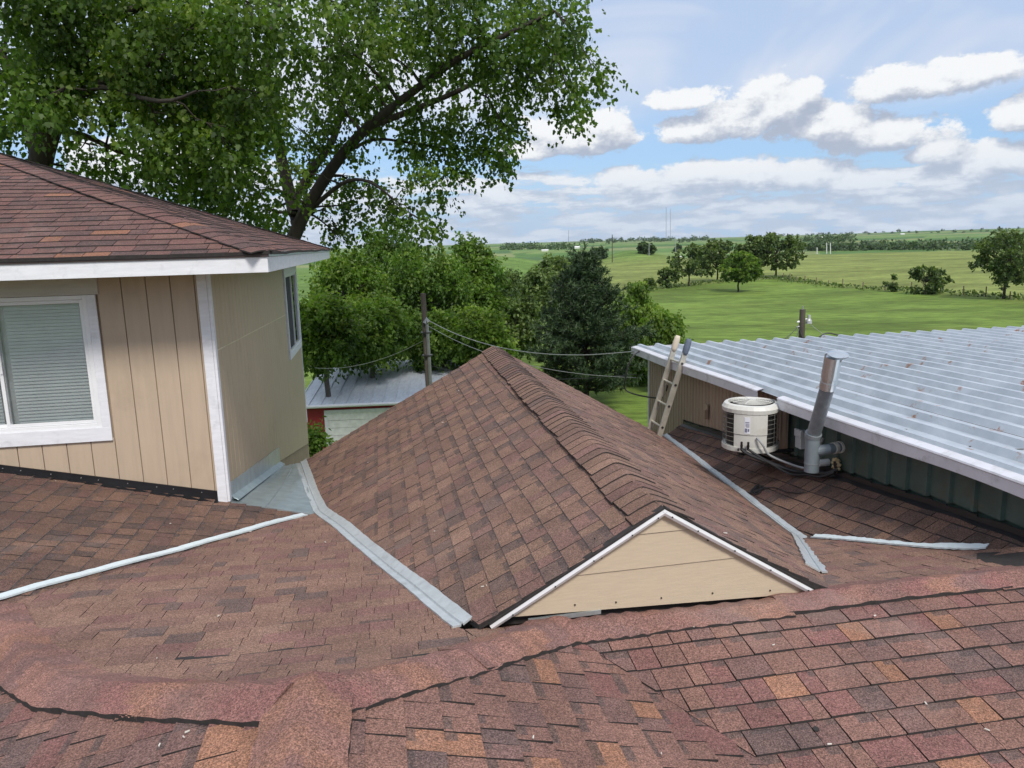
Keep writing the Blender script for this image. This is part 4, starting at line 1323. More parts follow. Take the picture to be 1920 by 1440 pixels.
mb = MB(); mb.tube([b0 + (b1 - b0) * .05, b0 + (b1 - b0) * .09], .069, 20); mb.build('collar', M_PVC, vp)
mb = MB(); mb.tube([b1 + (b0 - b1) * .04, b1 + (b2 - b1) * .4], .073, 20); mb.build('collar', M_PVC, vp)
mb = MB(); mb.tube([b1, b2, c1], [.061, .061, .061], 20); mb.build('pipe', M_PVC, vp)
mb = MB(); mb.tube([c1 - (c2 - c1) * .12, c1 + (c2 - c1) * .28], .069, 20); mb.build('metal_sleeve', M_TIN, vp)
mb = MB(); mb.tube([c1 + (c2 - c1) * .28, c1 + (c2 - c1) * .5], .066, 20); mb.build('metal_band', M_TIN, vp)
mb = MB(); mb.tube([c1 + (c2 - c1) * .5, c3], .072, 20, cap=False); mb.tube([c1 + (c2 - c1) * .5, c3 - (c3 - c2) * .1], .069, 20); mb.build('metal_sleeve', M_TIN, vp)
mb = MB()
ax = (c3 - c1) / np.linalg.norm(c3 - c1)
tp = c3 + ax * .035 + np.array([.015, 0, 0])
n_ = 20
sx = np.cross(ax, [0, 1, 0]); sx /= np.linalg.norm(sx); sy = np.cross(ax, sx)
cone = [tp + .012 * ax] + [tp - ax * .012 + np.array([.02, 0, -.004]) + .080 * (cos(2 * pi * k / n_) * sx * 1.1 + sin(2 * pi * k / n_) * sy) for k in range(n_)]
cone2 = [p - ax * .006 for p in cone]
mb.mesh(cone, [(0, 1 + k, 1 + (k + 1) % n_) for k in range(n_)]); mb.mesh(cone2, [(0, 1 + (k + 1) % n_, 1 + k) for k in range(n_)])
mb.build('rain_cap', M_TIN, vp)
for k in range(3):
    a = 2 * pi * k / 3
    mb = MB(); mb.tube([c3 - ax * .03 + .07 * (cos(a) * sx + sin(a) * sy), tp - ax * .01 + .08 * (cos(a) * sx + sin(a) * sy)], .004, 5); mb.build('cap_strut', M_TIN, vp)
t0 = b0 + (b1 - b0) * .45
t1 = np.array(W(*onv(1553, 842, 3.95))); t2 = np.array(W(*onv(1577, 838, 4.10)))
mb = MB(); mb.tube([t0, t0 * .6 + t1 * .4, t1, t2], [.05, .05, .048, .048], 16); mb.build('side_branch', M_PVCD, vp)
mk('pale_sealant', (.55, .53, .47), .6, var=.2, scale=20)
for (f0, f1, rr_) in ((.35, .6, .054), (.8, .95, .056)):
    mb = MB(); mb.tube([t1 + (t2 - t1) * f0, t1 + (t2 - t1) * f1], rr_, 16); mb.build('hose_clamp', MATS['pale_sealant'], vp)
q = onv(1538, 868, vwall(6.3) - .08)
mb = MB(); mb.tube([W(q[0], q[1] - .02, q[2]), W(q[0], q[1] + .1, q[2])], .034, 14); pst = mb.build('pvc_stub', M_VINYL, None)
tag(pst, 'short white plastic pipe stub poking from the wall beside the grey flue', 'pipe stub')
# cable coil lying on the shingles
mb = MB()
cu, cv = 7.05, 3.70
rj = random.Random(8)
path = []
for i in range(90):
    a = i * .55
    r = .055 + .02 * sin(i * 1.3)
    path.append(W(cu + r * cos(a) * 1.2 + .02 * sin(i * .37), cv + r * sin(a) * .8, zE(cu + r * cos(a) * 1.2, cv + r * sin(a) * .8) + .016 + .006 * (i % 3)))
mb.tube(path, .004, 5)
mb.tube(sag_path([path[-1], W(6.9, 3.78, pz(6.9, 3.78)), W(6.6, 3.80, pz(6.6, 3.8)), W(6.4, 3.86, pz(6.4, 3.86)), W(6.3, 3.95, pz(6.3, 3.95) + .03)]), .004, 5)
tag(mb.build('cable_coil', M_RUB, None, loc=W(cu, cv, zE(cu, cv))), 'small tangle of thin black cable lying on the shingles below the air conditioner', 'cable')

# ------------------------------------------------------------------ ladder
M_ALU = mk('worn_aluminium', (.48, .45, .38), .42, .55, var=.15, scale=9)
lad = thing('extension_ladder', 'aluminium ladder with padded rail ends leaning on the shed roof edge', 'ladder', W(10.1, 2.4, -ZC))
ldir = np.array([0, -.30, -.954])                     # in u,v,z, downwards
def lp(t, side, off=0): 
    top = np.array([10.02 + side * .20, 4.06, -1.46])
    return top + ldir * t + np.array([0, -.954 * off, .30 * off])
for s_, padm in ((1, mk('pale_mitt', (.55, .48, .38), .8, var=.1)), (-1, mk('blue_grey_mitt', (.10, .125, .17), .8, var=.1))):
    a, b = lp(0, s_), lp(6.3, s_)
    mb = MB()
    e1, e2 = np.array([.016, 0, 0]), np.array([0, -.954 * .036, .30 * .036])
    for (x0, x1, y0, y1) in ((-1, 1, -1, -.8), (-1, 1, .8, 1), (-1, -.6, -.8, .8)):
        P8 = []
        for p in (a, b):
            for (xx, yy) in ((x0, y0), (x1, y0), (x1, y1), (x0, y1)):
                P8.append(W(*(p + e1 * xx + e2 * yy)))
        mb.hexa(P8)
    mb.build('rail', M_ALU, lad)
    mb = MB()
    pts = [W(*lp(t, s_)) for t in (.10, .06, -.02, -.09, -.13)]
    mb.tube(pts, [.030, .042, .046, .042, .030], 12); mb.build('rail_mitt', padm, lad, smooth=True)
for i in range(20):
    t = .22 + i * .305
    mb = MB(); mb.tube([W(*lp(t, 1.02)), W(*lp(t, -1.02))], .016, 8); rg = mb.build('rung', M_ALU, lad)
    mb = MB(); mb.tube([W(*lp(t, -1.06)), W(*lp(t, -1.12))], .018, 8); mb.build('rung_end', M_SCREW, rg)

# ------------------------------------------------------------------ land
def sst(x, a, b):
    t = np.clip((x - a) / (b - a), 0, 1)
    return t * t * (3 - 2 * t)
def gz(x, y):
    """ground height (absolute)"""
    x = np.asarray(x, float); y = np.asarray(y, float)
    r = np.sqrt(x * x + y * y)
    az = np.degrees(np.arctan2(x, y))
    z = -1.5 * sst(r, 34, 130)
    z = z + 1.6 * np.exp(-((r - 310) / 110) ** 2) * sst(az, 4, 16)
    # green rise beyond the trees and a small mound
    z = z + 5.6 * np.exp(-((r - 235) / 70) ** 2 - ((az + 2.0) / 6.5) ** 2)
    z = z + 4.6 * np.exp(-((r - 330) / 45) ** 2 - ((az - 9.0) / 2.6) ** 2)
    # shallow valley, then rolling farmland up to the skyline
    z = z - 5.0 * np.exp(-((r - 640) / 190) ** 2)
    far = sst(r, 700, 3500)
    z = z + far * (6.2 + 2.2 * np.sin(az * .22 + .6) + 1.2 * np.sin(az * .61 + r * .0011) + 5.5 * sst(az, 8, 30))
    z = z + sst(r, 60, 400) * (.25 * np.sin(x * .045 + y * .02) + .2 * np.sin(y * .06 - x * .03))
    z = z + sst(r, 3500, 9000) * 6
    return z
def gz1(x, y): return float(gz(x, y))
def ground_hit(px, py):
    v = pixdir(px, py)
    t = 18.0
    while t < 9000:
        p = v * t
        if p[2] + ZC < gz1(p[0], p[1]): break
        t *= 1.02
    lo, hi = t / 1.02, t
    for _ in range(30):
        m_ = .5 * (lo + hi); p = v * m_
        if p[2] + ZC < gz1(p[0], p[1]): hi = m_
        else: lo = m_
    p = v * hi
    return np.array([p[0], p[1], gz1(p[0], p[1])])
FENCE_PX = [(1150, 552), (1207, 545), (1294, 535), (1350, 530), (1410, 525), (1462, 522), (1500, 530), (1575, 539), (1650, 544), (1687, 546), (1777, 550), (1875, 559), (1920, 563), (2100, 578)]
FENCE = np.array([ground_hit(*p) for p in FENCE_PX])
FAZ = np.degrees(np.arctan2(FENCE[:, 0], FENCE[:, 1])); FR_ = np.hypot(FENCE[:, 0], FENCE[:, 1])
azs = np.concatenate([np.arange(-180, -42, 4.0), np.arange(-42, 42, .14), np.arange(42, 180.1, 4.0)])
rs = np.concatenate([[.5], np.geomspace(4, 130, 46), np.geomspace(134, 420, 70), np.geomspace(432, 9400, 80)])
AZg, RG = np.meshgrid(np.radians(azs), rs)
XG, YG = RG * np.sin(AZg), RG * np.cos(AZg)
ZG = gz(XG, YG)
nr, na = XG.shape
me = bpy.data.meshes.new('ground')
V = np.stack([XG.ravel(), YG.ravel(), ZG.ravel()], 1)
idx = np.arange(nr * na).reshape(nr, na)
Q = np.stack([idx[:-1, :-1].ravel(), idx[:-1, 1:].ravel(), idx[1:, 1:].ravel(), idx[1:, :-1].ravel()], 1)
me.vertices.add(len(V)); me.vertices.foreach_set('co', V.ravel())
me.loops.add(Q.size); me.loops.foreach_set('vertex_index', Q.ravel())
me.polygons.add(len(Q)); me.polygons.foreach_set('loop_start', np.arange(0, Q.size, 4))
me.polygons.foreach_set('use_smooth', np.ones(len(Q), bool))
# land use, as colour of the growing crop: mown lawn, dry pasture, green hill, strip fields beyond
azd = np.degrees(AZg).ravel(); rr = RG.ravel()
fr_at = np.interp(azd, FAZ, FR_)
zone = np.zeros((len(V), 4), np.float32)
lawn = np.array([.125, .190, .036]); past = np.array([.185, .220, .062]); hill = np.array([.115, .195, .045])
rng = np.random.default_rng(5)
wobf = 2.0 * np.sin(azd * 2.1) + 1.0 * np.sin(azd * 5.3)
f_p = sst(rr, fr_at - 1.5 + .3 * wobf, fr_at + 1.5 + .3 * wobf) * (azd > 2)
col = lawn[None] * (1 - f_p[:, None]) + past[None] * f_p[:, None]
f_h = sst(-azd, -7.5, -4.5) * sst(rr, 60, 90)
f_h = np.maximum(f_h, np.exp(-((rr - 330) / 48) ** 2 - ((azd - 9.0) / 2.9) ** 2) * 1.3).clip(0, 1)
col = col * (1 - f_h[:, None]) + hill[None] * f_h[:, None]
crops = np.array([[.085, .17, .045], [.16, .23, .075], [.11, .20, .06], [.20, .235, .10], [.07, .14, .05]])
yy = V[:, 1]; xx = V[:, 0]
fid = (np.floor(np.log(np.maximum(rr, 420) / 420) * 7.0 + .35 * np.sin(azd * .35)) * 3 + np.floor((azd + 60 + 3 * np.sin(rr * .0013)) / 7.0)).astype(int)
ff = sst(rr, 430, 470)
col = col * (1 - ff[:, None]) + crops[(fid * 7 + 3) % 5] * ff[:, None]
zone[:, :3] = col; zone[:, 3] = 1
a_ = me.attributes.new('land', 'FLOAT_COLOR', 'POINT'); a_.data.foreach_set('color', zone.ravel())
me.update(calc_edges=True)
def mk_land():
    mt, t, b, out = _new('land')
    at_ = t.n('ShaderNodeAttribute', attribute_name='land')
    tc = t.n('ShaderNodeTexCoord'); O = tc.outputs['Object']
    n1 = t.noise(t.vmath('MULTIPLY', O, (.05, .11, .1)), 1.0, 6, .62, .4)
    n2 = t.noise(t.vmath('MULTIPLY', O, (.5, 1.4, 1)), 1.0, 5, .65)
    k = t.math('MULTIPLY', t.smooth(n1, .3, .7, .66, 1.30), t.smooth(n2, .3, .7, .66, 1.32))
    c = t.mix(1.0, at_.outputs['Color'], t.comb(k, k, t.math('MULTIPLY', k, .95)), 'MULTIPLY')
    n3 = t.noise(t.vmath('MULTIPLY', O, (.09, .2, .1)), 1.0, 4, .6)
    c = t.mix(t.smooth(n3, .5, .75, 0, .22), c, (.25, .27, .07, 1))
    t.l(c, b.inputs['Base Color']); b.inputs['Roughness'].default_value = .9; b.inputs['Specular IOR Level'].default_value = .15
    bn = t.n('ShaderNodeBump'); bn.inputs['Strength'].default_value = .6; bn.inputs['Distance'].default_value = .12
    t.l(n2, bn.inputs['Height']); t.l(bn.outputs[0], b.inputs['Normal'])
    return mt
me.materials.append(mk_land())
tag(link('ground', me), kind='structure')

# ------------------------------------------------------------------ foliage
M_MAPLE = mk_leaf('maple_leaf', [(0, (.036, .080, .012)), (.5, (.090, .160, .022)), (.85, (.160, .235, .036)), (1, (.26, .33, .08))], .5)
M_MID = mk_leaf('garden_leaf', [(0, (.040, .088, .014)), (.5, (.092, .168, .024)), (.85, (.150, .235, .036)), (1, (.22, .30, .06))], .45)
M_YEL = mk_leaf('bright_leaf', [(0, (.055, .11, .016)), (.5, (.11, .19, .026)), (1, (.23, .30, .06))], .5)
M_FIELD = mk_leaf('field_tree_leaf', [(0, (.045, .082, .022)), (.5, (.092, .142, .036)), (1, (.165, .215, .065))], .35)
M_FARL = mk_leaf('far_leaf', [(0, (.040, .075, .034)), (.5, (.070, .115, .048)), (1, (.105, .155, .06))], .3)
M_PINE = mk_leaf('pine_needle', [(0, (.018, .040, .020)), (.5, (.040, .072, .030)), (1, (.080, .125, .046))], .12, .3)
M_BARK = mk('dark_bark', (.035, .028, .022), .9, var=.35, scale=8, bump=.6, bscale=20, stretch=(1, 1, .25))
M_BARK2 = mk('grey_bark', (.085, .075, .062), .9, var=.3, scale=8, bump=.5, bscale=20, stretch=(1, 1, .25))
LEAF_MAPLE = np.array([(0, 0), (.22, .18), (.48, .30), (.26, .50), (.30, .68), (0, 1.0), (-.30, .68), (-.26, .50), (-.48, .30), (-.22, .18)])
LEAF_OVAL = np.array([(0, 0), (.26, .30), (.22, .66), (0, 1.0), (-.22, .66), (-.26, .30)])
LEAF_QUAD = np.array([(0, 0), (.42, .42), (0, 1.0), (-.42, .42)])

def leaf_mesh(name, pts, size, mat, parent, shape, rng, droop=.5, out=None, lv=None, kind=None):
    """one mesh of many small leaf faces; pts N x 3 world, tips lean outward / down"""
    N = len(pts)
    if N == 0: return None
    d = rng.normal(size=(N, 3)); d /= np.linalg.norm(d, axis=1)[:, None]
    tip = d * .8 + (out * .6 if out is not None else 0) + np.array([0, 0, -droop])
    tip /= np.linalg.norm(tip, axis=1)[:, None]
    nr_ = rng.normal(size=(N, 3)) + np.array([0, 0, .9])
    side = np.cross(tip, nr_); side /= np.linalg.norm(side, axis=1)[:, None] + 1e-9
    nrm = np.cross(side, tip)
    s = size * rng.uniform(.65, 1.3, N)
    K_ = len(shape)
    sx, sy = shape[:, 0], shape[:, 1]
    fold = np.abs(sx) * .35
    co = pts[:, None, :] + s[:, None, None] * (sx[None, :, None] * side[:, None, :] + sy[None, :, None] * tip[:, None, :] + fold[None, :, None] * nrm[:, None, :])
    org = np.array(origin(parent)) if parent is not None else np.zeros(3)
    co = (co - org).reshape(-1, 3)
    me = bpy.data.meshes.new(name)
    me.vertices.add(N * K_); me.vertices.foreach_set('co', co.ravel())
    me.loops.add(N * K_); me.loops.foreach_set('vertex_index', np.arange(N * K_))
    me.polygons.add(N); me.polygons.foreach_set('loop_start', np.arange(0, N * K_, K_))
    if lv is None: lv = rng.random(N)
    a = me.attributes.new('lv', 'FLOAT', 'FACE'); a.data.foreach_set('value', lv.astype(np.float32))
    me.materials.append(mat)
    me.update(calc_edges=True)
    o = link(name, me, parent)
    if kind: o['kind'] = kind
    return o
def clump_points(clumps, per, rng, shell=.55):
    P, O_, Lv = [], [], []
    for (c, r, w) in clumps:
        n = max(3, int(per * w))
        d = rng.normal(size=(n, 3)); d /= np.linalg.norm(d, axis=1)[:, None]
        rad = shell + (1 - shell) * rng.random(n)
        rad = np.where(rng.random(n) < .35, rng.random(n) ** .5, rad)
        p = np.array(c) + d * rad[:, None] * np.array(r)
        P.append(p); O_.append(d)
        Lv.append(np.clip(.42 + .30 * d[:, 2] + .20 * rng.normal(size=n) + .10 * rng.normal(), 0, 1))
    return np.concatenate(P), np.concatenate(O_), np.concatenate(Lv)
def twig_points(clumps, per, rng, L=.55, k=13, down=.55):
    P, O_, Lv = [], [], []
    for (c, r, w) in clumps:
        n = max(2, int(per * w / k))
        d = rng.normal(size=(n, 3)); d /= np.linalg.norm(d, axis=1)[:, None]
        st = np.array(c) + d * (rng.random(n) ** .45)[:, None] * np.array(r) * .95
        tw = d * .55 + rng.normal(size=(n, 3)) * .45 + np.array([0, 0, -down]); tw /= np.linalg.norm(tw, axis=1)[:, None]
        ln_ = L * rng.uniform(.5, 1.2, n)
        t = rng.random((n, k, 1))
        p = st[:, None, :] + tw[:, None, :] * (ln_[:, None, None] * t) + np.array([0, 0, -.25 * L]) * t ** 2 + rng.normal(size=(n, k, 3)) * .07 * L / .55
        P.append(p.reshape(-1, 3)); O_.append(np.repeat(tw, k, 0))
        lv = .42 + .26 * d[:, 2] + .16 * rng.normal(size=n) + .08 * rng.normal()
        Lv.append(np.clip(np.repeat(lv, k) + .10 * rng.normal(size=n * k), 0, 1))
    return np.concatenate(P), np.concatenate(O_), np.concatenate(Lv)
def limb(mb, a, b, r0, r1, rng, sag=.0, n=5, wig=.06):
    a, b = np.array(a, float), np.array(b, float)
    L = np.linalg.norm(b - a)
    pts, rad = [], []
    for i in range(n + 1):
        t = i / n
        p = a + (b - a) * t + np.array([0, 0, sag * L * sin(pi * t)])
        if 0 < i < n: p = p + rng.normal(size=3) * wig * L * .5
        pts.append(p); rad.append(r0 + (r1 - r0) * t)
    mb.tube(pts, rad, 6, cap=False)
    return pts
def tree(name, label, base, h, rx, crown_z0, n_cl, per, leaf, mat, shape=LEAF_OVAL, seed=1, cat='tree', group=None, trunk=.12, bark=None, ry=None, top=.55, lean=(0, 0), droop=.4, cl_r=.34, bare=.0, twig=0):
    rng = np.random.default_rng(seed)
    base = np.array(base, float)
    root = thing(name, label, cat, tuple(base), group)
    ry = ry or rx
    cz0 = base[2] + crown_z0; cz1 = base[2] + h
    clumps = []
    for i in range(n_cl):
        t = (i + .5) / n_cl
        # egg-shaped envelope
        zt = rng.random() ** .85
        env = sin(pi * (.12 + .80 * zt)) ** top if zt < .98 else .3
        a = rng.uniform(0, 2 * pi); q = sqrt(rng.uniform(.15, 1)) * env
        c = np.array([base[0] + lean[0] * zt + rx * q * cos(a) * .8, base[1] + lean[1] * zt + ry * q * sin(a) * .8, cz0 + (cz1 - cz0) * (.06 + .86 * zt)])
        k = cl_r * rng.uniform(.65, 1.25)
        clumps.append((c, np.array([rx * k, ry * k, (cz1 - cz0) * k * .42]), rng.uniform(.6, 1.3)))
    mb = MB()
    split = base + np.array([lean[0] * .2, lean[1] * .2, crown_z0 + (h - crown_z0) * .18])
    limb(mb, base - np.array([0, 0, .3]), split, trunk, trunk * .72, rng, n=5, wig=.02)
    topp = base + np.array([lean[0], lean[1], h * .88])
    mid = limb(mb, split, topp, trunk * .7, trunk * .12, rng, n=6, wig=.05)
    for (c, r, w) in clumps:
        k = rng.integers(0, 4)
        limb(mb, mid[k], c, trunk * .30, trunk * .05, rng, sag=.06, n=4, wig=.05)
    mb.build('trunk', bark or M_BARK2, root, smooth=True)
    P, O_, lv = twig_points(clumps, per, rng, twig, 11, droop) if twig else clump_points(clumps, per, rng)
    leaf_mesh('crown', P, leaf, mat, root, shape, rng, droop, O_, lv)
    return root

# ---- the two maples behind the house
def big_maple(name, label, limbs, clumps, per, leaf, seed, base, group):
    rng = np.random.default_rng(seed)
    root = thing(name, label, 'tree', tuple(base), group)
    mb = MB(); nodes = []
    for path, r0, r1 in limbs:
        pts = sag_path(path, 4)
        rad = [r0 + (r1 - r0) * i / (len(pts) - 1) for i in range(len(pts))]
        mb.tube(pts, rad, 9, cap=False)
        nodes += [(p, r) for p, r in zip(pts, rad)]
    NP = np.array([p for p, r in nodes]); NR = np.array([r for p, r in nodes])
    CL = []
    for (c, r, w) in clumps:
        dist = np.linalg.norm(NP - c, axis=1) + (NP[:, 2] > c[2] + 1.5) * 2
        k = int(np.argmin(dist))
        pts = limb(mb, NP[k], c, min(.06, NR[k] * .5), .012, rng, sag=.08, n=5, wig=.06)
        CL.append((c, r, w))
        for _ in range(4):
            d = rng.normal(size=3); d /= np.linalg.norm(d)
            limb(mb, pts[3], np.array(c) + d * np.array(r) * .8, .014, .005, rng, n=3, wig=.08)
    mb.build('trunk', M_BARK, root, smooth=True)
    P, O_, lv = twig_points(CL, per, rng, .62, 14, .6)
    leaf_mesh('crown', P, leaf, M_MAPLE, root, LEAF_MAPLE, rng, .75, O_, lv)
    return root
YB = 20.5
A = lambda x, y, d=0: at(x, y, YB + d)
limbs = [([np.array([A(505, 440)[0], YB, -.2]), A(515, 560), A(553, 440), A(590, 365, -.3), A(640, 292, -.6), A(690, 238, -1), A(770, 175, -1.4), A(860, 110, -1.8), A(960, 60, -2.2), A(1040, 20, -2.4)], .22, .035),
         ([A(560, 430), A(552, 380, .5), A(585, 320, .8), A(625, 260, 1.2), A(650, 170, 1.4), A(690, 60, 1.6), A(720, -80, 1.8)], .15, .04),
         ([A(690, 238, -1), A(790, 200, -.4), A(880, 160, 0), A(960, 110, .4), A(1060, 90, .6)], .09, .03),
         ([A(575, 400), A(640, 345, -.8), A(690, 340, -1), A(740, 375, -1.3)], .07, .02),
         ([A(552, 400), A(520, 260, 1), A(500, 130, 1.4), A(520, 20, 1.6), A(560, -120, 1.8)], .17, .05),
         ([A(640, 292, -.6), A(700, 262, -.2), A(770, 268, .2), A(850, 280, .4)], .05, .02)]
spec = [  # pixel x, y, radius x, radius y (pixels), weight
    (1110, 130, 34, 22, .45), (1062, 165, 40, 30, .6), (1070, 205, 22, 14, .25), (1030, 100, 60, 42, 1), (1060, 45, 40, 36, .7), (985, 55, 70, 50, 1.2), (960, 120, 60, 40, 1),
    (900, 60, 80, 60, 1.5), (1000, 10, 70, 40, 1), (870, 140, 70, 40, 1.1), (930, 185, 46, 36, .8), (955, 262, 24, 26, .4), (930, 290, 30, 24, .45), (890, 240, 56, 42, 1),
    (850, 300, 46, 32, .55), (800, 330, 30, 26, .4), (830, 362, 20, 14, .18), (820, 240, 60, 46, 1.1), (760, 215, 54, 44, 1), (770, 280, 40, 22, .32), (740, 110, 90, 60, 1.6),
    (800, 40, 90, 60, 1.7), (700, 30, 80, 60, 1.4), (660, 110, 70, 60, 1.3), (640, 200, 56, 50, 1), (600, 150, 70, 70, 1.3), (610, 60, 80, 60, 1.4), (560, 240, 60, 60, 1),
    (650, 275, 30, 24, .25), (575, 310, 34, 36, .3), (530, 330, 46, 46, .6), (660, 345, 34, 24, .4), (710, 360, 36, 26, .5), (750, 400, 38, 26, .6), (790, 425, 26, 16, .3), (670, 400, 26, 18, .25),
    (520, 390, 40, 36, .5), (620, 400, 22, 24, .25), (640, 440, 20, 16, .2), (700, -40, 140, 70, 2), (850, -50, 140, 60, 2), (1000, -50, 90, 50, 1.2), (560, -40, 140, 70, 2), (480, 400, 30, 24, .35), (445, 360, 40, 40, .5)]
cl = []
rg = np.random.default_rng(3)
LPX = [(553, 440), (590, 365), (640, 292), (690, 238), (770, 175), (860, 110)]
for (x, y, rx, ry, w) in spec:
    dd = rg.uniform(-2.2, 2.2)
    if min((x - a) ** 2 + (y - b) ** 2 for a, b in LPX) < 62 ** 2: dd = rg.uniform(.9, 2.2)
    c = at(x, y, YB - .8 + dd)
    k = (YB + dd) / FPX
    cl.append((c, np.array([rx * k * 1.12, rx * k * 1.0 + .25, ry * k * 1.12]), w))
big_maple('maple_tree', 'tall silver maple with leaning dark trunk just beyond the house eave, branches over the view', limbs, cl, 760, .112, 5, (A(505, 440)[0], YB, 0), 'maples behind the house')
YL = 16.8
B = lambda x, y, d=0: at(x, y, YL + d)
limbs = [([np.array([B(80, 300)[0], YL + .6, -.2]), B(70, 420, .6), B(75, 310, .6), B(105, 215, .3), B(135, 130, .2), B(190, 40, .1), B(240, -80, 0)], .34, .08),
         ([B(105, 215, .3), B(180, 160, -.6), B(260, 130, -1.2), B(330, 90, -1.6)], .10, .03),
         ([B(95, 240, .4), B(160, 255, .8), B(240, 290, 1.0), B(330, 300, 1)], .08, .03), ([B(75, 310, .6), B(30, 160, .8), B(-30, 60, 1), B(-120, -20, 1.2)], .16, .05),
         ([B(190, 40, .1), B(300, 0, -.8), B(420, -40, -1)], .10, .03), ([B(180, 160, -.6), B(300, 190, -2.0), B(370, 170, -2.6)], .06, .02)]
spec = [(20, 60, 60, 60, 1.1), (60, 140, 70, 40, .9), (30, 220, 60, 46, .9), (110, 40, 80, 60, 1.5), (190, 90, 80, 60, 1.5), (140, 130, 70, 50, 1.1), (230, 30, 90, 60, 1.6), (300, 90, 80, 60, 1.6),
        (370, 40, 90, 60, 1.6), (440, 100, 70, 70, 1.3), (370, 150, 66, 44, 1.4), (410, 205, 56, 44, 1.3), (330, 180, 50, 50, 1.1), (300, 240, 60, 50, 1.2), (370, 260, 60, 50, 1.3), (430, 280, 46, 50, 1),
        (330, 320, 56, 36, .7), (390, 340, 50, 36, .7), (270, 300, 50, 22, .3), (170, 285, 50, 22, .25), (120, 310, 40, 18, .2), (230, 190, 50, 34, .7), (80, 190, 60, 34, .8), (-40, 120, 90, 90, 1.4),
        (480, 40, 60, 60, 1.1), (480, 180, 50, 60, .9), (200, -50, 150, 60, 2), (400, -60, 150, 60, 2), (20, -60, 120, 70, 1.6), (250, 140, 50, 40, .8), (460, 240, 40, 50, .8), (410, 380, 40, 22, .4), (200, 320, 40, 20, .3)]
cl = []
for (x, y, rx, ry, w) in spec:
    dd = rg.uniform(-2.0, 1.8)
    c = at(x, y, YL + dd)
    k = (YL + dd) / FPX
    cl.append((c, np.array([rx * k * 1.1, rx * k + .25, ry * k * 1.1]), w))
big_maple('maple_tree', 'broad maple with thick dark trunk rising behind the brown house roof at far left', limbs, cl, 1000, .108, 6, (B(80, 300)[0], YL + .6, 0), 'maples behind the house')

# ---- trees beyond the garage
def px_tree(x, ytop, Y, halfpx, crown_bottom_px, label, seed, mat=M_MID, leaf=.155, per=430, n_cl=34, name='garden_tree', group='trees around the red garage', **kw):
    top_ = at(x, ytop, Y); k = Y / FPX
    gx, gy = top_[0], Y
    g = gz1(gx, gy)
    h = top_[2] - g
    cz0 = max(.3, at(x, crown_bottom_px, Y)[2] - g)
    return tree(name, label, (gx, gy, g), h, halfpx * k, cz0, n_cl, per, leaf, mat, seed=seed, group=group, twig=.6, cl_r=.26, **kw)
px_tree(640, 470, 33, 95, 690, 'bright green tree against the sky just right of the house eave', 51, M_YEL, n_cl=44)
px_tree(725, 425, 38, 90, 670, 'green tree rising behind the garage and utility pole', 52, M_MID, n_cl=46)
px_tree(800, 440, 36, 85, 660, 'leafy tree crown directly behind the leaning utility pole top', 53, M_MID, n_cl=42)
px_tree(885, 428, 40, 62, 640, 'tall narrow tree with pale leaf tips, rightmost of the garden trees', 54, M_MID, n_cl=36, leaf=.19)
px_tree(905, 575, 30, 62, 700, 'low spreading tree just above the shingle gable tip', 55, M_YEL, n_cl=34)
px_tree(830, 590, 31, 80, 680, 'dense green tree behind the pole with branches over the garage roof', 56, M_MID, n_cl=36)
px_tree(690, 560, 29.5, 95, 670, 'dense dark tree overhanging the garage roof', 57, M_MID, n_cl=44)
px_tree(605, 560, 27.0, 60, 690, 'deep green tree against the house side wall and garage corner', 58, M_MAPLE, n_cl=36)
px_tree(955, 500, 60, 26, 560, 'small dark conifer at the green hillside foot', 59, M_FIELD, n_cl=22, leaf=.25, per=120)
px_tree(1010, 505, 52, 60, 600, 'muted green thicket tree left of the pine', 60, M_FIELD, n_cl=34, leaf=.24, per=200)
px_tree(965, 555, 45, 50, 660, 'yellow-green bushy tree left of the pine base', 61, M_FIELD, n_cl=30, leaf=.22, per=200)
px_tree(1045, 480, 70, 45, 540, 'olive green tree peeking from behind the pine top', 62, M_FIELD, n_cl=26, leaf=.3, per=160)
px_tree(1195, 525, 46, 55, 700, 'soft bright green willow-like tree right of the pine', 63, M_YEL, n_cl=40, leaf=.2, per=300, droop=.9)
px_tree(1245, 580, 38, 46, 690, 'rounded green shrub-like tree next to the ladder top', 64, M_YEL, n_cl=34, leaf=.17, per=300, droop=.9)
px_tree(1190, 640, 40, 40, 720, 'low leafy bush behind the shed corner', 65, M_YEL, n_cl=24, leaf=.17, per=260)
px_tree(580, 806, 21.5, 15, 850, 'small green shrub at the garage corner below the house wall', 66, M_MID, n_cl=16, leaf=.12, per=160, name='shrub', group='shrubs in the yard')

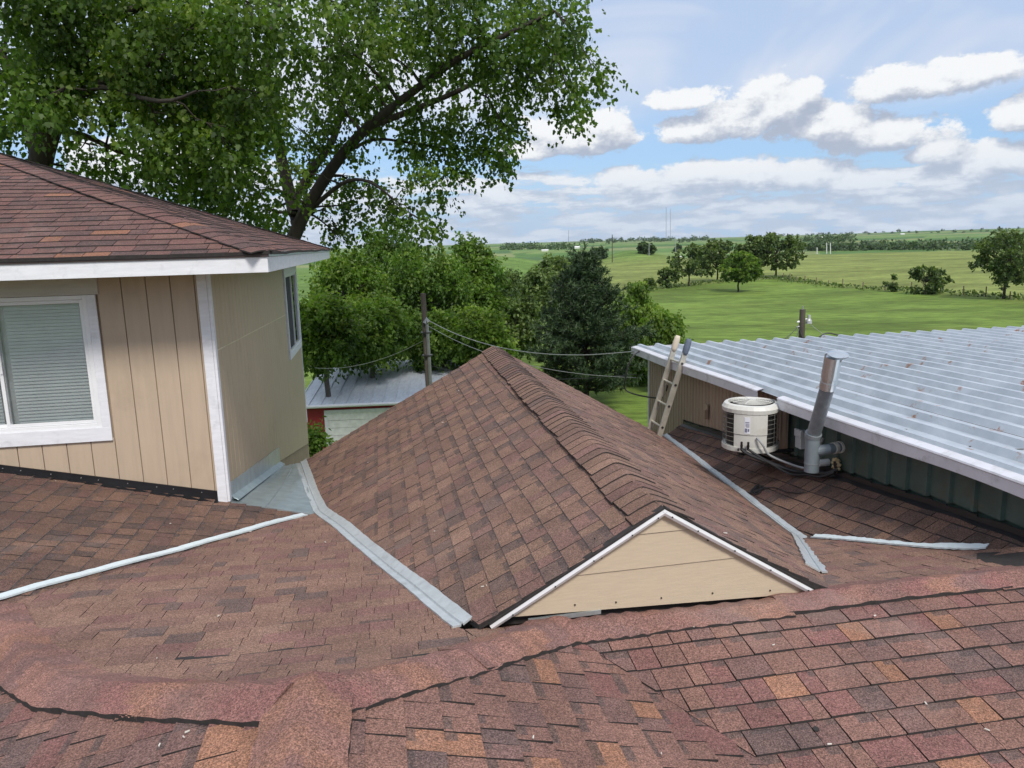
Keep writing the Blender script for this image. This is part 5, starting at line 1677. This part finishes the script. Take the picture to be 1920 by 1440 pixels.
# ---- pine
def pine(name, label, base, h, r, seed):
    rng = np.random.default_rng(seed)
    base = np.array(base, float)
    root = thing(name, label, 'tree', tuple(base), None)
    mb = MB()
    limb(mb, base - np.array([0, 0, .3]), base + np.array([0, 0, h * .97]), .17, .02, rng, n=10, wig=.008)
    T_ = []
    z = .10 * h
    while z < h * .97:
        f = (z / h)
        env = r * (1.0 if f < .35 else (1 - (f - .35) / .65 * .92)) * (.75 + .25 * min(1, f / .2))
        nb = rng.integers(8, 12)
        a0 = rng.uniform(0, 6.28)
        for k in range(nb):
            a = a0 + 2 * pi * k / nb + rng.normal() * .15
            L = env * rng.uniform(.62, 1.08)
            st = base + np.array([0, 0, z])
            e = st + np.array([cos(a) * L, sin(a) * L, L * rng.uniform(.10, .40)])
            pts = limb(mb, st, e, .035 * (1 - f) + .012, .006, rng, sag=-.05, n=4, wig=.04)
            nt_ = max(5, int(L * 9))
            for j in range(nt_):
                t = .30 + .70 * (j + rng.random()) / nt_
                p = st + (e - st) * t + rng.normal(size=3) * .20 * np.array([1, 1, .55])
                T_.append((p, np.array([cos(a), sin(a), .75])))
        z += h * rng.uniform(.038, .055)
    T_.append((base + np.array([0, 0, h]), np.array([0, 0, 1.])))
    mb.build('trunk', M_BARK, root, smooth=True)
    # needle tufts: short brushes of narrow blades
    NB = 26
    C = np.array([p for p, d in T_]); D = np.array([d for p, d in T_])
    D /= np.linalg.norm(D, axis=1)[:, None]
    N = len(C)
    P = np.repeat(C, NB, 0); D2 = np.repeat(D, NB, 0)
    rd = rng.normal(size=(N * NB, 3)); rd /= np.linalg.norm(rd, axis=1)[:, None]
    tip = D2 * .55 + rd * .85; tip /= np.linalg.norm(tip, axis=1)[:, None]
    P = P + D2 * rng.uniform(-.12, .16, (N * NB, 1))
    side = np.cross(tip, rng.normal(size=(N * NB, 3))); side /= np.linalg.norm(side, axis=1)[:, None]
    L = rng.uniform(.16, .30, (N * NB, 1)); w = .022
    co = np.stack([P - side * w, P + side * w, P + tip * L], 1).reshape(-1, 3) - np.array(origin(root))
    me = bpy.data.meshes.new('crown')
    me.vertices.add(len(co)); me.vertices.foreach_set('co', co.ravel())
    me.loops.add(len(co)); me.loops.foreach_set('vertex_index', np.arange(len(co)))
    me.polygons.add(N * NB); me.polygons.foreach_set('loop_start', np.arange(0, len(co), 3))
    lv = np.clip(np.repeat(rng.random(N), NB) * .6 + rng.random(N * NB) * .4, 0, 1)
    a_ = me.attributes.new('lv', 'FLOAT', 'FACE'); a_.data.foreach_set('value', lv.astype(np.float32))
    me.materials.append(M_PINE); me.update(calc_edges=True)
    link('crown', me, root)
pb = at(1098, 640, 35)
pine('pine_tree', 'dark green pine standing in the yard beyond the gable tip', (pb[0], 35, gz1(pb[0], 35)), at(1090, 462, 35)[2] - gz1(pb[0], 35), 2.75, 71)

# ---- trees in and beyond the pasture
def field_tree(x, ybase, ytop, half, label, seed, mat=M_FIELD, cb=.15, per=150, n_cl=44, leaf=None, dr=0, **kw):
    g = ground_hit(x, ybase)
    Y = g[1]
    h = at(x, ytop, Y)[2] - g[2]
    lf = leaf or Y / FPX * 4.2
    return tree('field_tree', label, tuple(g), h, half * Y / FPX, h * cb, n_cl, per, lf, mat, seed=seed, group='trees along the pasture fence', shape=LEAF_QUAD, trunk=.018 * h + .04, bark=M_BARK, cl_r=.25, twig=h * .07, **kw)
field_tree(1384, 547, 470, 46, 'round bright green tree standing alone on the lawn with its trunk showing', 81, M_YEL, .28, 190)
field_tree(1292, 536, 458, 42, 'open olive tree on the fence line left of the lawn tree', 82, M_FIELD, .18, 110, 30, bare=.3)
field_tree(1345, 527, 448, 44, 'broad dusky tree behind the lone lawn tree', 83, M_FIELD, .1, 150)
field_tree(1250, 540, 502, 26, 'small round tree near the left end of the fence line', 84, M_FIELD, .1, 120, 22)
field_tree(1218, 545, 522, 13, 'tiny bush at the left end of the fence line', 85, M_FIELD, .05, 90, 14)
field_tree(1455, 520, 435, 52, 'tallest tree of the fence line grove', 86, M_FIELD, .2, 170, 38)
field_tree(1410, 522, 440, 36, 'middle tree of the fence line grove between the lone tree and tallest tree', 87, M_FIELD, .12, 150)
field_tree(1882, 560, 428, 70, 'large spreading tree at the right edge of the lawn', 88, M_FIELD, .12, 260, 44)
field_tree(1735, 552, 498, 46, 'low wide bush on the fence line right of centre', 89, M_FIELD, .02, 160, 30)
field_tree(1672, 547, 514, 14, 'thin grey-green bush beside the wide fence bush', 90, M_FIELD, .02, 80, 14)
field_tree(1211, 476, 454, 20, 'dark round tree on the farmland above the mound', 91, M_FARL, .05, 120, 24)
field_tree(1124, 487, 464, 16, 'dark round tree right of the pine top', 92, M_FARL, .05, 110, 20)
field_tree(1271, 472, 459, 10, 'small dark tree beside the mound, right of the round tree', 93, M_FARL, .05, 90, 14)

# far tree belts: one mass each
def belt(px0, px1, py, hgt_px, n, seed, leafk, label, mat=M_FARL, ywig=1.5):
    rng = np.random.default_rng(seed)
    P, S = [], []
    for i in range(n):
        x = px0 + (px1 - px0) * rng.random()
        y = py(x) + rng.normal() * ywig
        g = ground_hit(x, y)
        k = g[1] / FPX
        h = hgt_px * k * rng.uniform(.5, 1.25)
        m_ = 26
        d = rng.normal(size=(m_, 3)); d /= np.linalg.norm(d, axis=1)[:, None]
        P.append(g + np.array([0, 0, h * .5]) + d * np.array([h * .75, h * .75, h * .5]))
        S.append(np.full(m_, k * leafk))
    P = np.concatenate(P); S = np.concatenate(S)
    o = leaf_mesh('tree_belt', P, 1.0 * S, mat, None, LEAF_QUAD, rng, .2)
    tag(o, label, 'trees', kind='stuff')
belt(1490, 1900, lambda x: 469 - .01 * (x - 1490), 12, 240, 101, 6, 'dark wooded valley belt beyond the dry pasture')
belt(1505, 1600, lambda x: 452, 10, 40, 102, 4, 'far grove on the ridge around the white farm buildings')
belt(940, 1085, lambda x: 467 - .01 * (x - 940), 9, 60, 103, 4, 'distant farm trees on the skyline left of the pine')
belt(1090, 1340, lambda x: 455 - .02 * (x - 1090), 5, 90, 104, 3, 'thin distant tree line on the horizon near the masts')
belt(1440, 1920, lambda x: 441 - .02 * (x - 1440), 3, 60, 105, 2.4, 'faint far hedgerows under the right skyline')
# weeds along the fence
rng = np.random.default_rng(9)
P = []
for i in range(len(FENCE) - 1):
    a, b = FENCE[i], FENCE[i + 1]
    n = int(np.linalg.norm(b - a) * 14)
    t = rng.random((n, 1))
    p = a + (b - a) * t + rng.normal(size=(n, 3)) * np.array([1.1, 1.1, 0])
    p[:, 2] = gz(p[:, 0], p[:, 1]) + rng.random(n) * .45
    P.append(p)
o = leaf_mesh('fence_weeds', np.concatenate(P), .42, M_FIELD, None, LEAF_QUAD, rng, -.6)
tag(o, 'rough weeds growing along the pasture fence line', 'weeds', kind='stuff')

# ------------------------------------------------------------------ fence posts
ORD = 'first second third fourth fifth sixth seventh eighth ninth tenth eleventh twelfth thirteenth fourteenth fifteenth sixteenth seventeenth eighteenth nineteenth twentieth'.split()
M_POST = mk('weathered_post', (.16, .12, .09), .9, var=.3, scale=6)
cum = np.concatenate([[0], np.cumsum(np.linalg.norm(np.diff(FENCE[:, :2], axis=0), axis=1))])
for i, s_ in enumerate(np.arange(cum[5] + 3, cum[-2], 4.6)):
    p = np.array([np.interp(s_, cum, FENCE[:, 0]), np.interp(s_, cum, FENCE[:, 1])])
    g = gz1(*p)
    mb = MB(); hh = 1.25 + .25 * sin(i * 2.3)
    mb.tube([(p[0], p[1], g - .2), (p[0] + .03 * sin(i), p[1], g + hh)], [.09, .08], 7)
    tag(mb.build('fence_post', M_POST, None, loc=(p[0], p[1], g)), ORD[i] + ' wooden fence post to the right of the grove, between lawn and pasture', 'fence post', 'posts of the pasture fence')

# ------------------------------------------------------------------ garage
gar = thing('red_garage', 'dark red garage with pale metal roof half hidden behind the gable roof', 'garage', (*at(660, 757, 26)[:2], 0))
M_RED = mk('barn_red', (.30, .024, .028), .6, var=.12)
M_GROOF = mk('pale_garage_roof', (.62, .67, .74), .5, .2, var=.12, scale=3, stretch=(4, 1, 1))
gl0 = at(572, 760, 26); gdir = np.array([cos(radians(4)), sin(radians(4)), 0]); gback = np.array([-sin(radians(4)), cos(radians(4)), 0])
ez = gl0[2]
GW, GD, GRISE = 7.6, 6.0, .55
gp = lambda a, b, z: tuple(gl0 * np.array([1, 1, 0]) + gdir * a + gback * b + np.array([0, 0, z]))
for i in range(19):
    a0_, a1_ = -.3 + i * .42, -.3 + (i + 1) * .42 - .004
    mb = MB()
    for (a, b, h0) in ((a0_, a0_ + .03, .03), (a0_ + .03, a1_, 0)):
        mb.prism([gp(a, -.15, ez + .02 + h0), gp(b, -.15, ez + .02 + h0), gp(b, GD + .2, ez + GRISE + h0), gp(a, GD + .2, ez + GRISE + h0)], (0, 0, -.02))
    mb.build('roof_panel', M_GROOF, gar)
mb = MB(); mb.tube([gp(-.3, -.22, ez - .02), gp(GW + .2, -.22, ez - .02)], .06, 8); mb.build('gutter', M_WHITE, gar)
mb = MB()
mb.hexa([gp(0, .1, 0), gp(GW, .1, 0), gp(GW, GD, 0), gp(0, GD, 0), gp(0, .1, ez - .06), gp(GW, .1, ez - .06), gp(GW, GD, ez + .30), gp(0, GD, ez + .30)]); mb.build('wall', M_RED, gar)
dz = at(610, 776, 26)[2]
mb = MB()
for (a, b, z0, z1) in ((.62, .72, 0, dz + .1), (4.7, 4.8, 0, dz + .1), (.72, 4.7, dz, dz + .1)):
    mb.hexa([gp(a, .02, z0), gp(b, .02, z0), gp(b, .1, z0), gp(a, .1, z0), gp(a, .02, z1), gp(b, .02, z1), gp(b, .1, z1), gp(a, .1, z1)])
gd = mb.build('garage_door', M_WHITE, gar)
for i in range(7):
    z0, z1 = dz * i / 7 + .006, dz * (i + 1) / 7 - .006
    mb = MB(); mb.hexa([gp(.72, .05, z0), gp(4.7, .05, z0), gp(4.7, .1, z0), gp(.72, .1, z0), gp(.72, .05, z1), gp(4.7, .05, z1), gp(4.7, .1, z1), gp(.72, .1, z1)]); mb.build('door_panel', mk('door_panel_paint', (.78, .78, .76), .5) if i == 0 else MATS['door_panel_paint'], gd)

# ------------------------------------------------------------------ poles, wires, masts
M_POLE = mk('old_pole_wood', (.075, .062, .053), .9, var=.3, scale=5, stretch=(1, 1, .2), bump=.4, bscale=12)
M_WIRE = mk('black_wire', (.03, .03, .032), .5)
M_WIREG = mk('bare_wire', (.40, .41, .41), .4, .5)
YP = 20.0
p0 = at(793, 550, YP); p1 = at(803, 716, YP)
d_ = (p1 - p0) / (p0[2] - p1[2]); pbase = p0 + d_ * p0[2]
pole = thing('utility_pole', 'leaning wooden utility pole with metal conduit in front of the garage', 'utility pole', tuple(pbase))
mb = MB(); mb.tube([pbase - np.array([0, 0, .2]), p0 + d_ * 2, p0], [.088, .076, .068], 12); mb.build('post', M_POLE, pole)
q0 = p0 + d_ * .75 + np.array([.07, -.09, 0])
mb = MB(); mb.tube([q0, pbase + np.array([.07, -.09, 0])], .045, 10); mb.build('conduit', mk('steel_conduit', (.30, .31, .32), .35, .7), pole)
mb = MB(); mb.tube([q0 + np.array([-.05, -.02, -.02]), q0 + np.array([0, 0, .08]), q0 + np.array([.05, -.04, 0])], .06, 10); mb.build('weatherhead', MATS['steel_conduit'], pole)
for zz in (.5, 1.1, 2.6):
    mb = MB(); mb.tube([p0 + d_ * (zz + .5) + np.array([.02, -.02, 0]), p0 + d_ * (zz + .5) + np.array([.02, -.02, -.03])], .145, 12); mb.build('strap', M_SCREW, pole)
def wire(pts, r, mat, label):
    path = sag_path(pts, 12)
    mb = MB(); mb.tube(path, r, 5)
    tag(mb.build('overhead_wire', mat, None, loc=tuple(path[0])), label, 'wire', 'overhead wires')
def sagw(a, b, sag, n=6): return [a + (b - a) * i / n - np.array([0, 0, sag * 4 * (i / n) * (1 - i / n)]) for i in range(n + 1)]
# the shed corner and the pole far beyond it
sc = np.array(W(11.9, vedge(11.9) + .02, -1.80))
at1 = p0 + d_ * .55
wire(sagw(p0 + d_ * .70 + np.array([.1, -.05, 0]), sc + np.array([0, 0, .02]), .36), .009, M_WIREG, 'thick pale service wire from the leaning pole to the shed corner, topmost')
wire(sagw(p0 + d_ * .85 + np.array([.1, -.05, 0]), sc + np.array([0, 0, -.42]), .30), .006, M_WIREG, 'middle thin wire from the leaning pole to the shed wall')
wire(sagw(p0 + d_ * 1.9 + np.array([.1, 0, 0]), sc + np.array([0, 0, -.36]), .20), .007, M_WIRE, 'lowest thin dark wire from the leaning pole to the shed wall')
wire(sagw(p0 + d_ * 1.2, at(590, 690, 24), .25), .006, M_WIREG, 'faint wire running left from the leaning pole through the trees')
lp_ = np.array(W(11.6, vedge(11.6) - .03, -1.78))
mb = MB(); mb.tube(sag_path([np.array(W(11.75, vedge(11.75) + .1, -1.72)), lp_ + np.array([-.12, 0, -.05]), lp_ + np.array([-.22, 0, -.35]), lp_ + np.array([-.18, .1, -.62]), np.array(W(11.3, vwall(11.3) - .02, -2.45)), np.array(W(11.0, vwall(11.0) - .02, -2.2))]), .012, 6)
tag(mb.build('service_cable', M_WIRE, None, loc=tuple(lp_)), 'looped black and grey cable hanging at the shed roof corner', 'cable')
p2 = at(1505, 580, 27)
g2 = gz1(p2[0], p2[1])
pole2 = thing('transformer_pole', 'short weathered pole with a small lamp and wires behind the metal roof', 'utility pole', (p2[0], p2[1], g2))
mb = MB(); mb.tube([(p2[0], p2[1], g2 - .2), tuple(p2)], [.125, .10], 12); mb.build('post', M_POLE, pole2)
mb = MB(); mb.tube([p2 + np.array([0, 0, 0]), p2 + np.array([0, 0, .12])], .02, 6); mb.build('top_pin', M_WIREG, pole2)
mb = MB(); mb.tube([p2 + np.array([.10, -.02, -.35]), p2 + np.array([.24, -.04, -.33])], .02, 6); mb.build('lamp_arm', M_WIREG, pole2)
mb = MB(); mb.tube([p2 + np.array([.22, -.04, -.20]), p2 + np.array([.22, -.04, -.33]), p2 + np.array([.22, -.04, -.40]), p2 + np.array([.22, -.04, -.50])], [.05, .06, .10, .11], 12); mb.build('lamp_head', mk('lamp_grey', (.45, .46, .47), .4, .3), pole2)
for zz in (.42, .60):
    mb = MB(); mb.tube([p2 + np.array([-.12, -.06, -zz]), p2 + np.array([-.20, -.06, -zz - .02])], .035, 8); mb.build('insulator', M_VINYL, pole2)
wl = p2 + np.array([-.12, -.1, -.5])
wire(sagw(wl, np.array(W(11.9, 5.6, -1.75)), .35), .012, M_WIRE, 'upper black wire sloping left from the short pole to the metal roof')
wire(sagw(wl + np.array([0, 0, -.15]), np.array(W(11.9, 6.5, -1.75)), .3), .012, M_WIRE, 'lower black wire sloping left from the short pole to the metal roof')
wire(sagw(p2 + np.array([.1, -.1, -.4]), at(1640, 660, 27), .25), .010, M_WIREG, 'bare wire sloping right from the short pole')
wire([p2 + np.array([-.15, -.1, -.6]), p2 + np.array([.0, -.15, -1.0]), p2 + np.array([.35, -.15, -1.12]), p2 + np.array([.9, -.1, -.85]), at(1600, 640, 27)], .025, M_WIRE, 'thick black cable looping under the short pole to the right')
for (x, yt, yb, lab, r) in [(1066, 432, 470, 'tall thin utility pole on the skyline above the pine, leftmost', .16), (1148, 440, 492, 'bare utility pole between the pine and the mound', .16), (1217, 455, 480, 'pale thin pole right of the mound tree', .12), (1267, 446, 485, 'slim pole near the left end of the grove', .12)]:
    g = ground_hit(x, yb); t_ = at(x, yt, g[1])
    ob = thing('distant_pole', lab, 'utility pole', tuple(g), 'distant utility poles')
    mb = MB(); mb.tube([g - np.array([0, 0, .2]), t_], [r * 1.1, r * .8], 7); mb.build('post', M_POLE if r > .14 else M_WIREG, ob)
    mb = MB(); mb.tube([t_ + np.array([0, 0, -.9]), t_ + np.array([.9, 0, -.7])], .06, 5); mb.build('bracket', M_WIREG, ob)
M_MAST = mk('mast_steel', (.30, .33, .36), .6)
for (x, yt, yb, lab) in [(1249, 388, 450, 'left of the two tall thin radio masts on the horizon'), (1257, 392, 450, 'right of the two tall thin radio masts on the horizon')]:
    Y = 4200.0
    g = at(x, yb, Y); g[2] = gz1(g[0], Y); t_ = at(x, yt, Y)
    ob = thing('radio_mast', lab, 'radio mast', tuple(g), 'radio masts')
    for k in range(3):
        a = 2 * pi * k / 3; o_ = np.array([cos(a), sin(a), 0]) * 1.3
        mb = MB(); mb.tube([g + o_, t_ + o_], .45, 4); mb.build('mast_leg', M_MAST, ob)
    mb = MB()
    nb = 24
    for k in range(nb):
        za = g + (t_ - g) * k / nb; zb = g + (t_ - g) * (k + 1) / nb
        mb.tube([za + np.array([-1.3, 0, 0]), zb + np.array([1.3, 0, 0])], .3, 3)
    mb.build('lattice', M_MAST, ob, kind='stuff')
M_FARM = mk('farm_white', (.70, .70, .68), .6); M_FROOF = mk('farm_roof', (.20, .19, .19), .7)
for (x, y, w, h, lab) in [(1082, 464, 9, 4, 'tiny white farm building left of the first skyline pole'), (1538, 446, 12, 4.5, 'white farm house on the ridge beyond the grove'), (1556, 446, 7, 3.4, 'small grey farm shed on the ridge right of the white house'), (1022, 469, 12, 3, 'low pale farm shed in the distant trees left of the pine'), (1240, 449, 10, 3, 'pale building at the foot of the radio masts'), (1693, 438, 7, 2.2, 'tiny white barn far out on the right skyline'), (1277, 481, 5, 2.5, 'small white roof beside the mound'), (948, 523, 16, 4, 'low white roof glimpsed at the green hillside foot')]:
    g = ground_hit(x, y + 2); k = g[1] / FPX
    ob = thing('farm_building', lab, 'building', tuple(g), 'distant farm buildings')
    ww, hh = w * k, h * k
    B8 = lambda x0, x1, y0, y1, z0, z1: [g + np.array(q) for q in ((x0, y0, z0), (x1, y0, z0), (x1, y1, z0), (x0, y1, z0), (x0, y0, z1), (x1, y0, z1), (x1, y1, z1), (x0, y1, z1))]
    mb = MB(); mb.hexa(B8(-ww / 2, ww / 2, 0, ww * .7, -.5, hh * .6)); mb.build('wall', M_FARM, ob)
    mb = MB(); mb.prism([g + np.array((-ww * .55, -.3, hh * .6)), g + np.array((-ww * .55, ww * .75, hh * .6)), g + np.array((-ww * .55, ww * .35, hh * 1.1))], (ww * 1.1, 0, 0)); mb.build('roof', M_FROOF if 'grey' in lab else M_FARM, ob)
for i, (x, yt, yb, lab) in enumerate([(1507, 464, 474, 'short yellow-white marker post left of the tall pale pair'), (1532, 464, 475, 'short pale marker post next to the tall pair'), (1550, 455, 475, 'left of the two tall pale posts beyond the pasture'), (1557, 455, 475, 'right of the two tall pale posts beyond the pasture')]):
    g = ground_hit(x, yb + 1); t_ = at(x, yt, g[1])
    mb = MB(); mb.tube([g - np.array([0, 0, .3]), g + (t_ - g) * .6, t_], [.32, .28, .26], 7)
    tag(mb.build('marker_post', M_FARM, None, loc=tuple(g)), lab, 'post', 'pale posts beyond the pasture')

# ------------------------------------------------------------------ small things on the shingles
def roof_at(x, y, zf):
    p = np.array(pixdir(x, y))
    du, dv, dz = p[0] * UX + p[1] * UY, p[0] * VX + p[1] * VY, p[2]
    lo, hi = .5, 14
    for _ in range(60):
        m_ = .5 * (lo + hi)
        if dz * m_ > zf(du * m_, dv * m_): lo = m_
        else: hi = m_
    return du * hi, dv * hi
def tar(x, y, zf, r):
    u, v = roof_at(x, y, zf)
    mb = MB()
    mb.prism([W(u + r * (1 + .2 * sin(3 * a + 1)) * cos(a), v + r * .85 * (1 + .2 * sin(2 * a)) * sin(a), zf(u, v) + .011) for a in [2 * pi * k / 14 for k in range(14)]], (0, 0, .004))
    return mb.build('tar_spot', M_BUTT, None, loc=W(u, v, zf(u, v)))
tag(tar(1530, 1372, zN, .016), 'dark round tar blob on the near right shingles', 'tar spot')
M_CHIP = mk('pale_chip', (.62, .58, .52), .7)
mb = MB()
rj = random.Random(77)
for (x, y, zf) in [(345, 1390, zL), (352, 1380, zL), (580, 1290, zL), (300, 1405, zL), (1450, 1215, zN), (1735, 1325, zN), (1555, 1402, zN), (1640, 1160, zN), (1300, 1180, zN), (815, 1000, zGL), (905, 1105, zGL), (912, 1103, zGL), (690, 870, zGL), (860, 735, zGL), (900, 828, zGL), (830, 795, zGL), (485, 962, zF), (610, 1020, zF), (320, 985, zW), (470, 1000, zF), (385, 1058, zF), (410, 1160, zF), (295, 1240, zF), (105, 905, zW), (1360, 1005, zGR), (1850, 1375, zN), (1240, 1420, zR), (1000, 1390, zR)]:
    u, v = roof_at(x, y, zf)
    a = rj.uniform(0, 3.1); L = rj.uniform(.004, .011)
    c = np.array(W(u, v, zf(u, v) + .016)); d = np.array([cos(a), sin(a), 0]) * L
    n = np.array([-sin(a), cos(a), 0]) * L * .3
    mb.prism([c - d - n, c + d * .8 - n, c + d + n * .5, c - d * .7 + n], (0, 0, .004))
mb.build('roof_litter', M_CHIP, bld, kind='stuff')

# ------------------------------------------------------------------ summer haze over the farmland
mb = MB()
mb.hexa([(-9500, -9500, -11), (9500, -9500, -11), (9500, 9500, -11), (-9500, 9500, -11), (-9500, -9500, 260), (9500, -9500, 260), (9500, 9500, 260), (-9500, 9500, 260)])
hm = bpy.data.materials.new('haze'); hm.use_nodes = True
hm.node_tree.nodes.clear()
ht = NT(hm.node_tree)
ho = ht.n('ShaderNodeOutputMaterial'); hv = ht.n('ShaderNodeVolumePrincipled')
hv.inputs['Color'].default_value = (.80, .88, 1.0, 1)
hv.inputs['Density'].default_value = 0.00004
hv.inputs['Anisotropy'].default_value = 0.0
ht.l(hv.outputs[0], ho.inputs['Volume'])
hz_ = mb.build('haze', hm, None)
tag(hz_, 'pale blue summer haze over the distant fields', 'haze', kind='stuff')
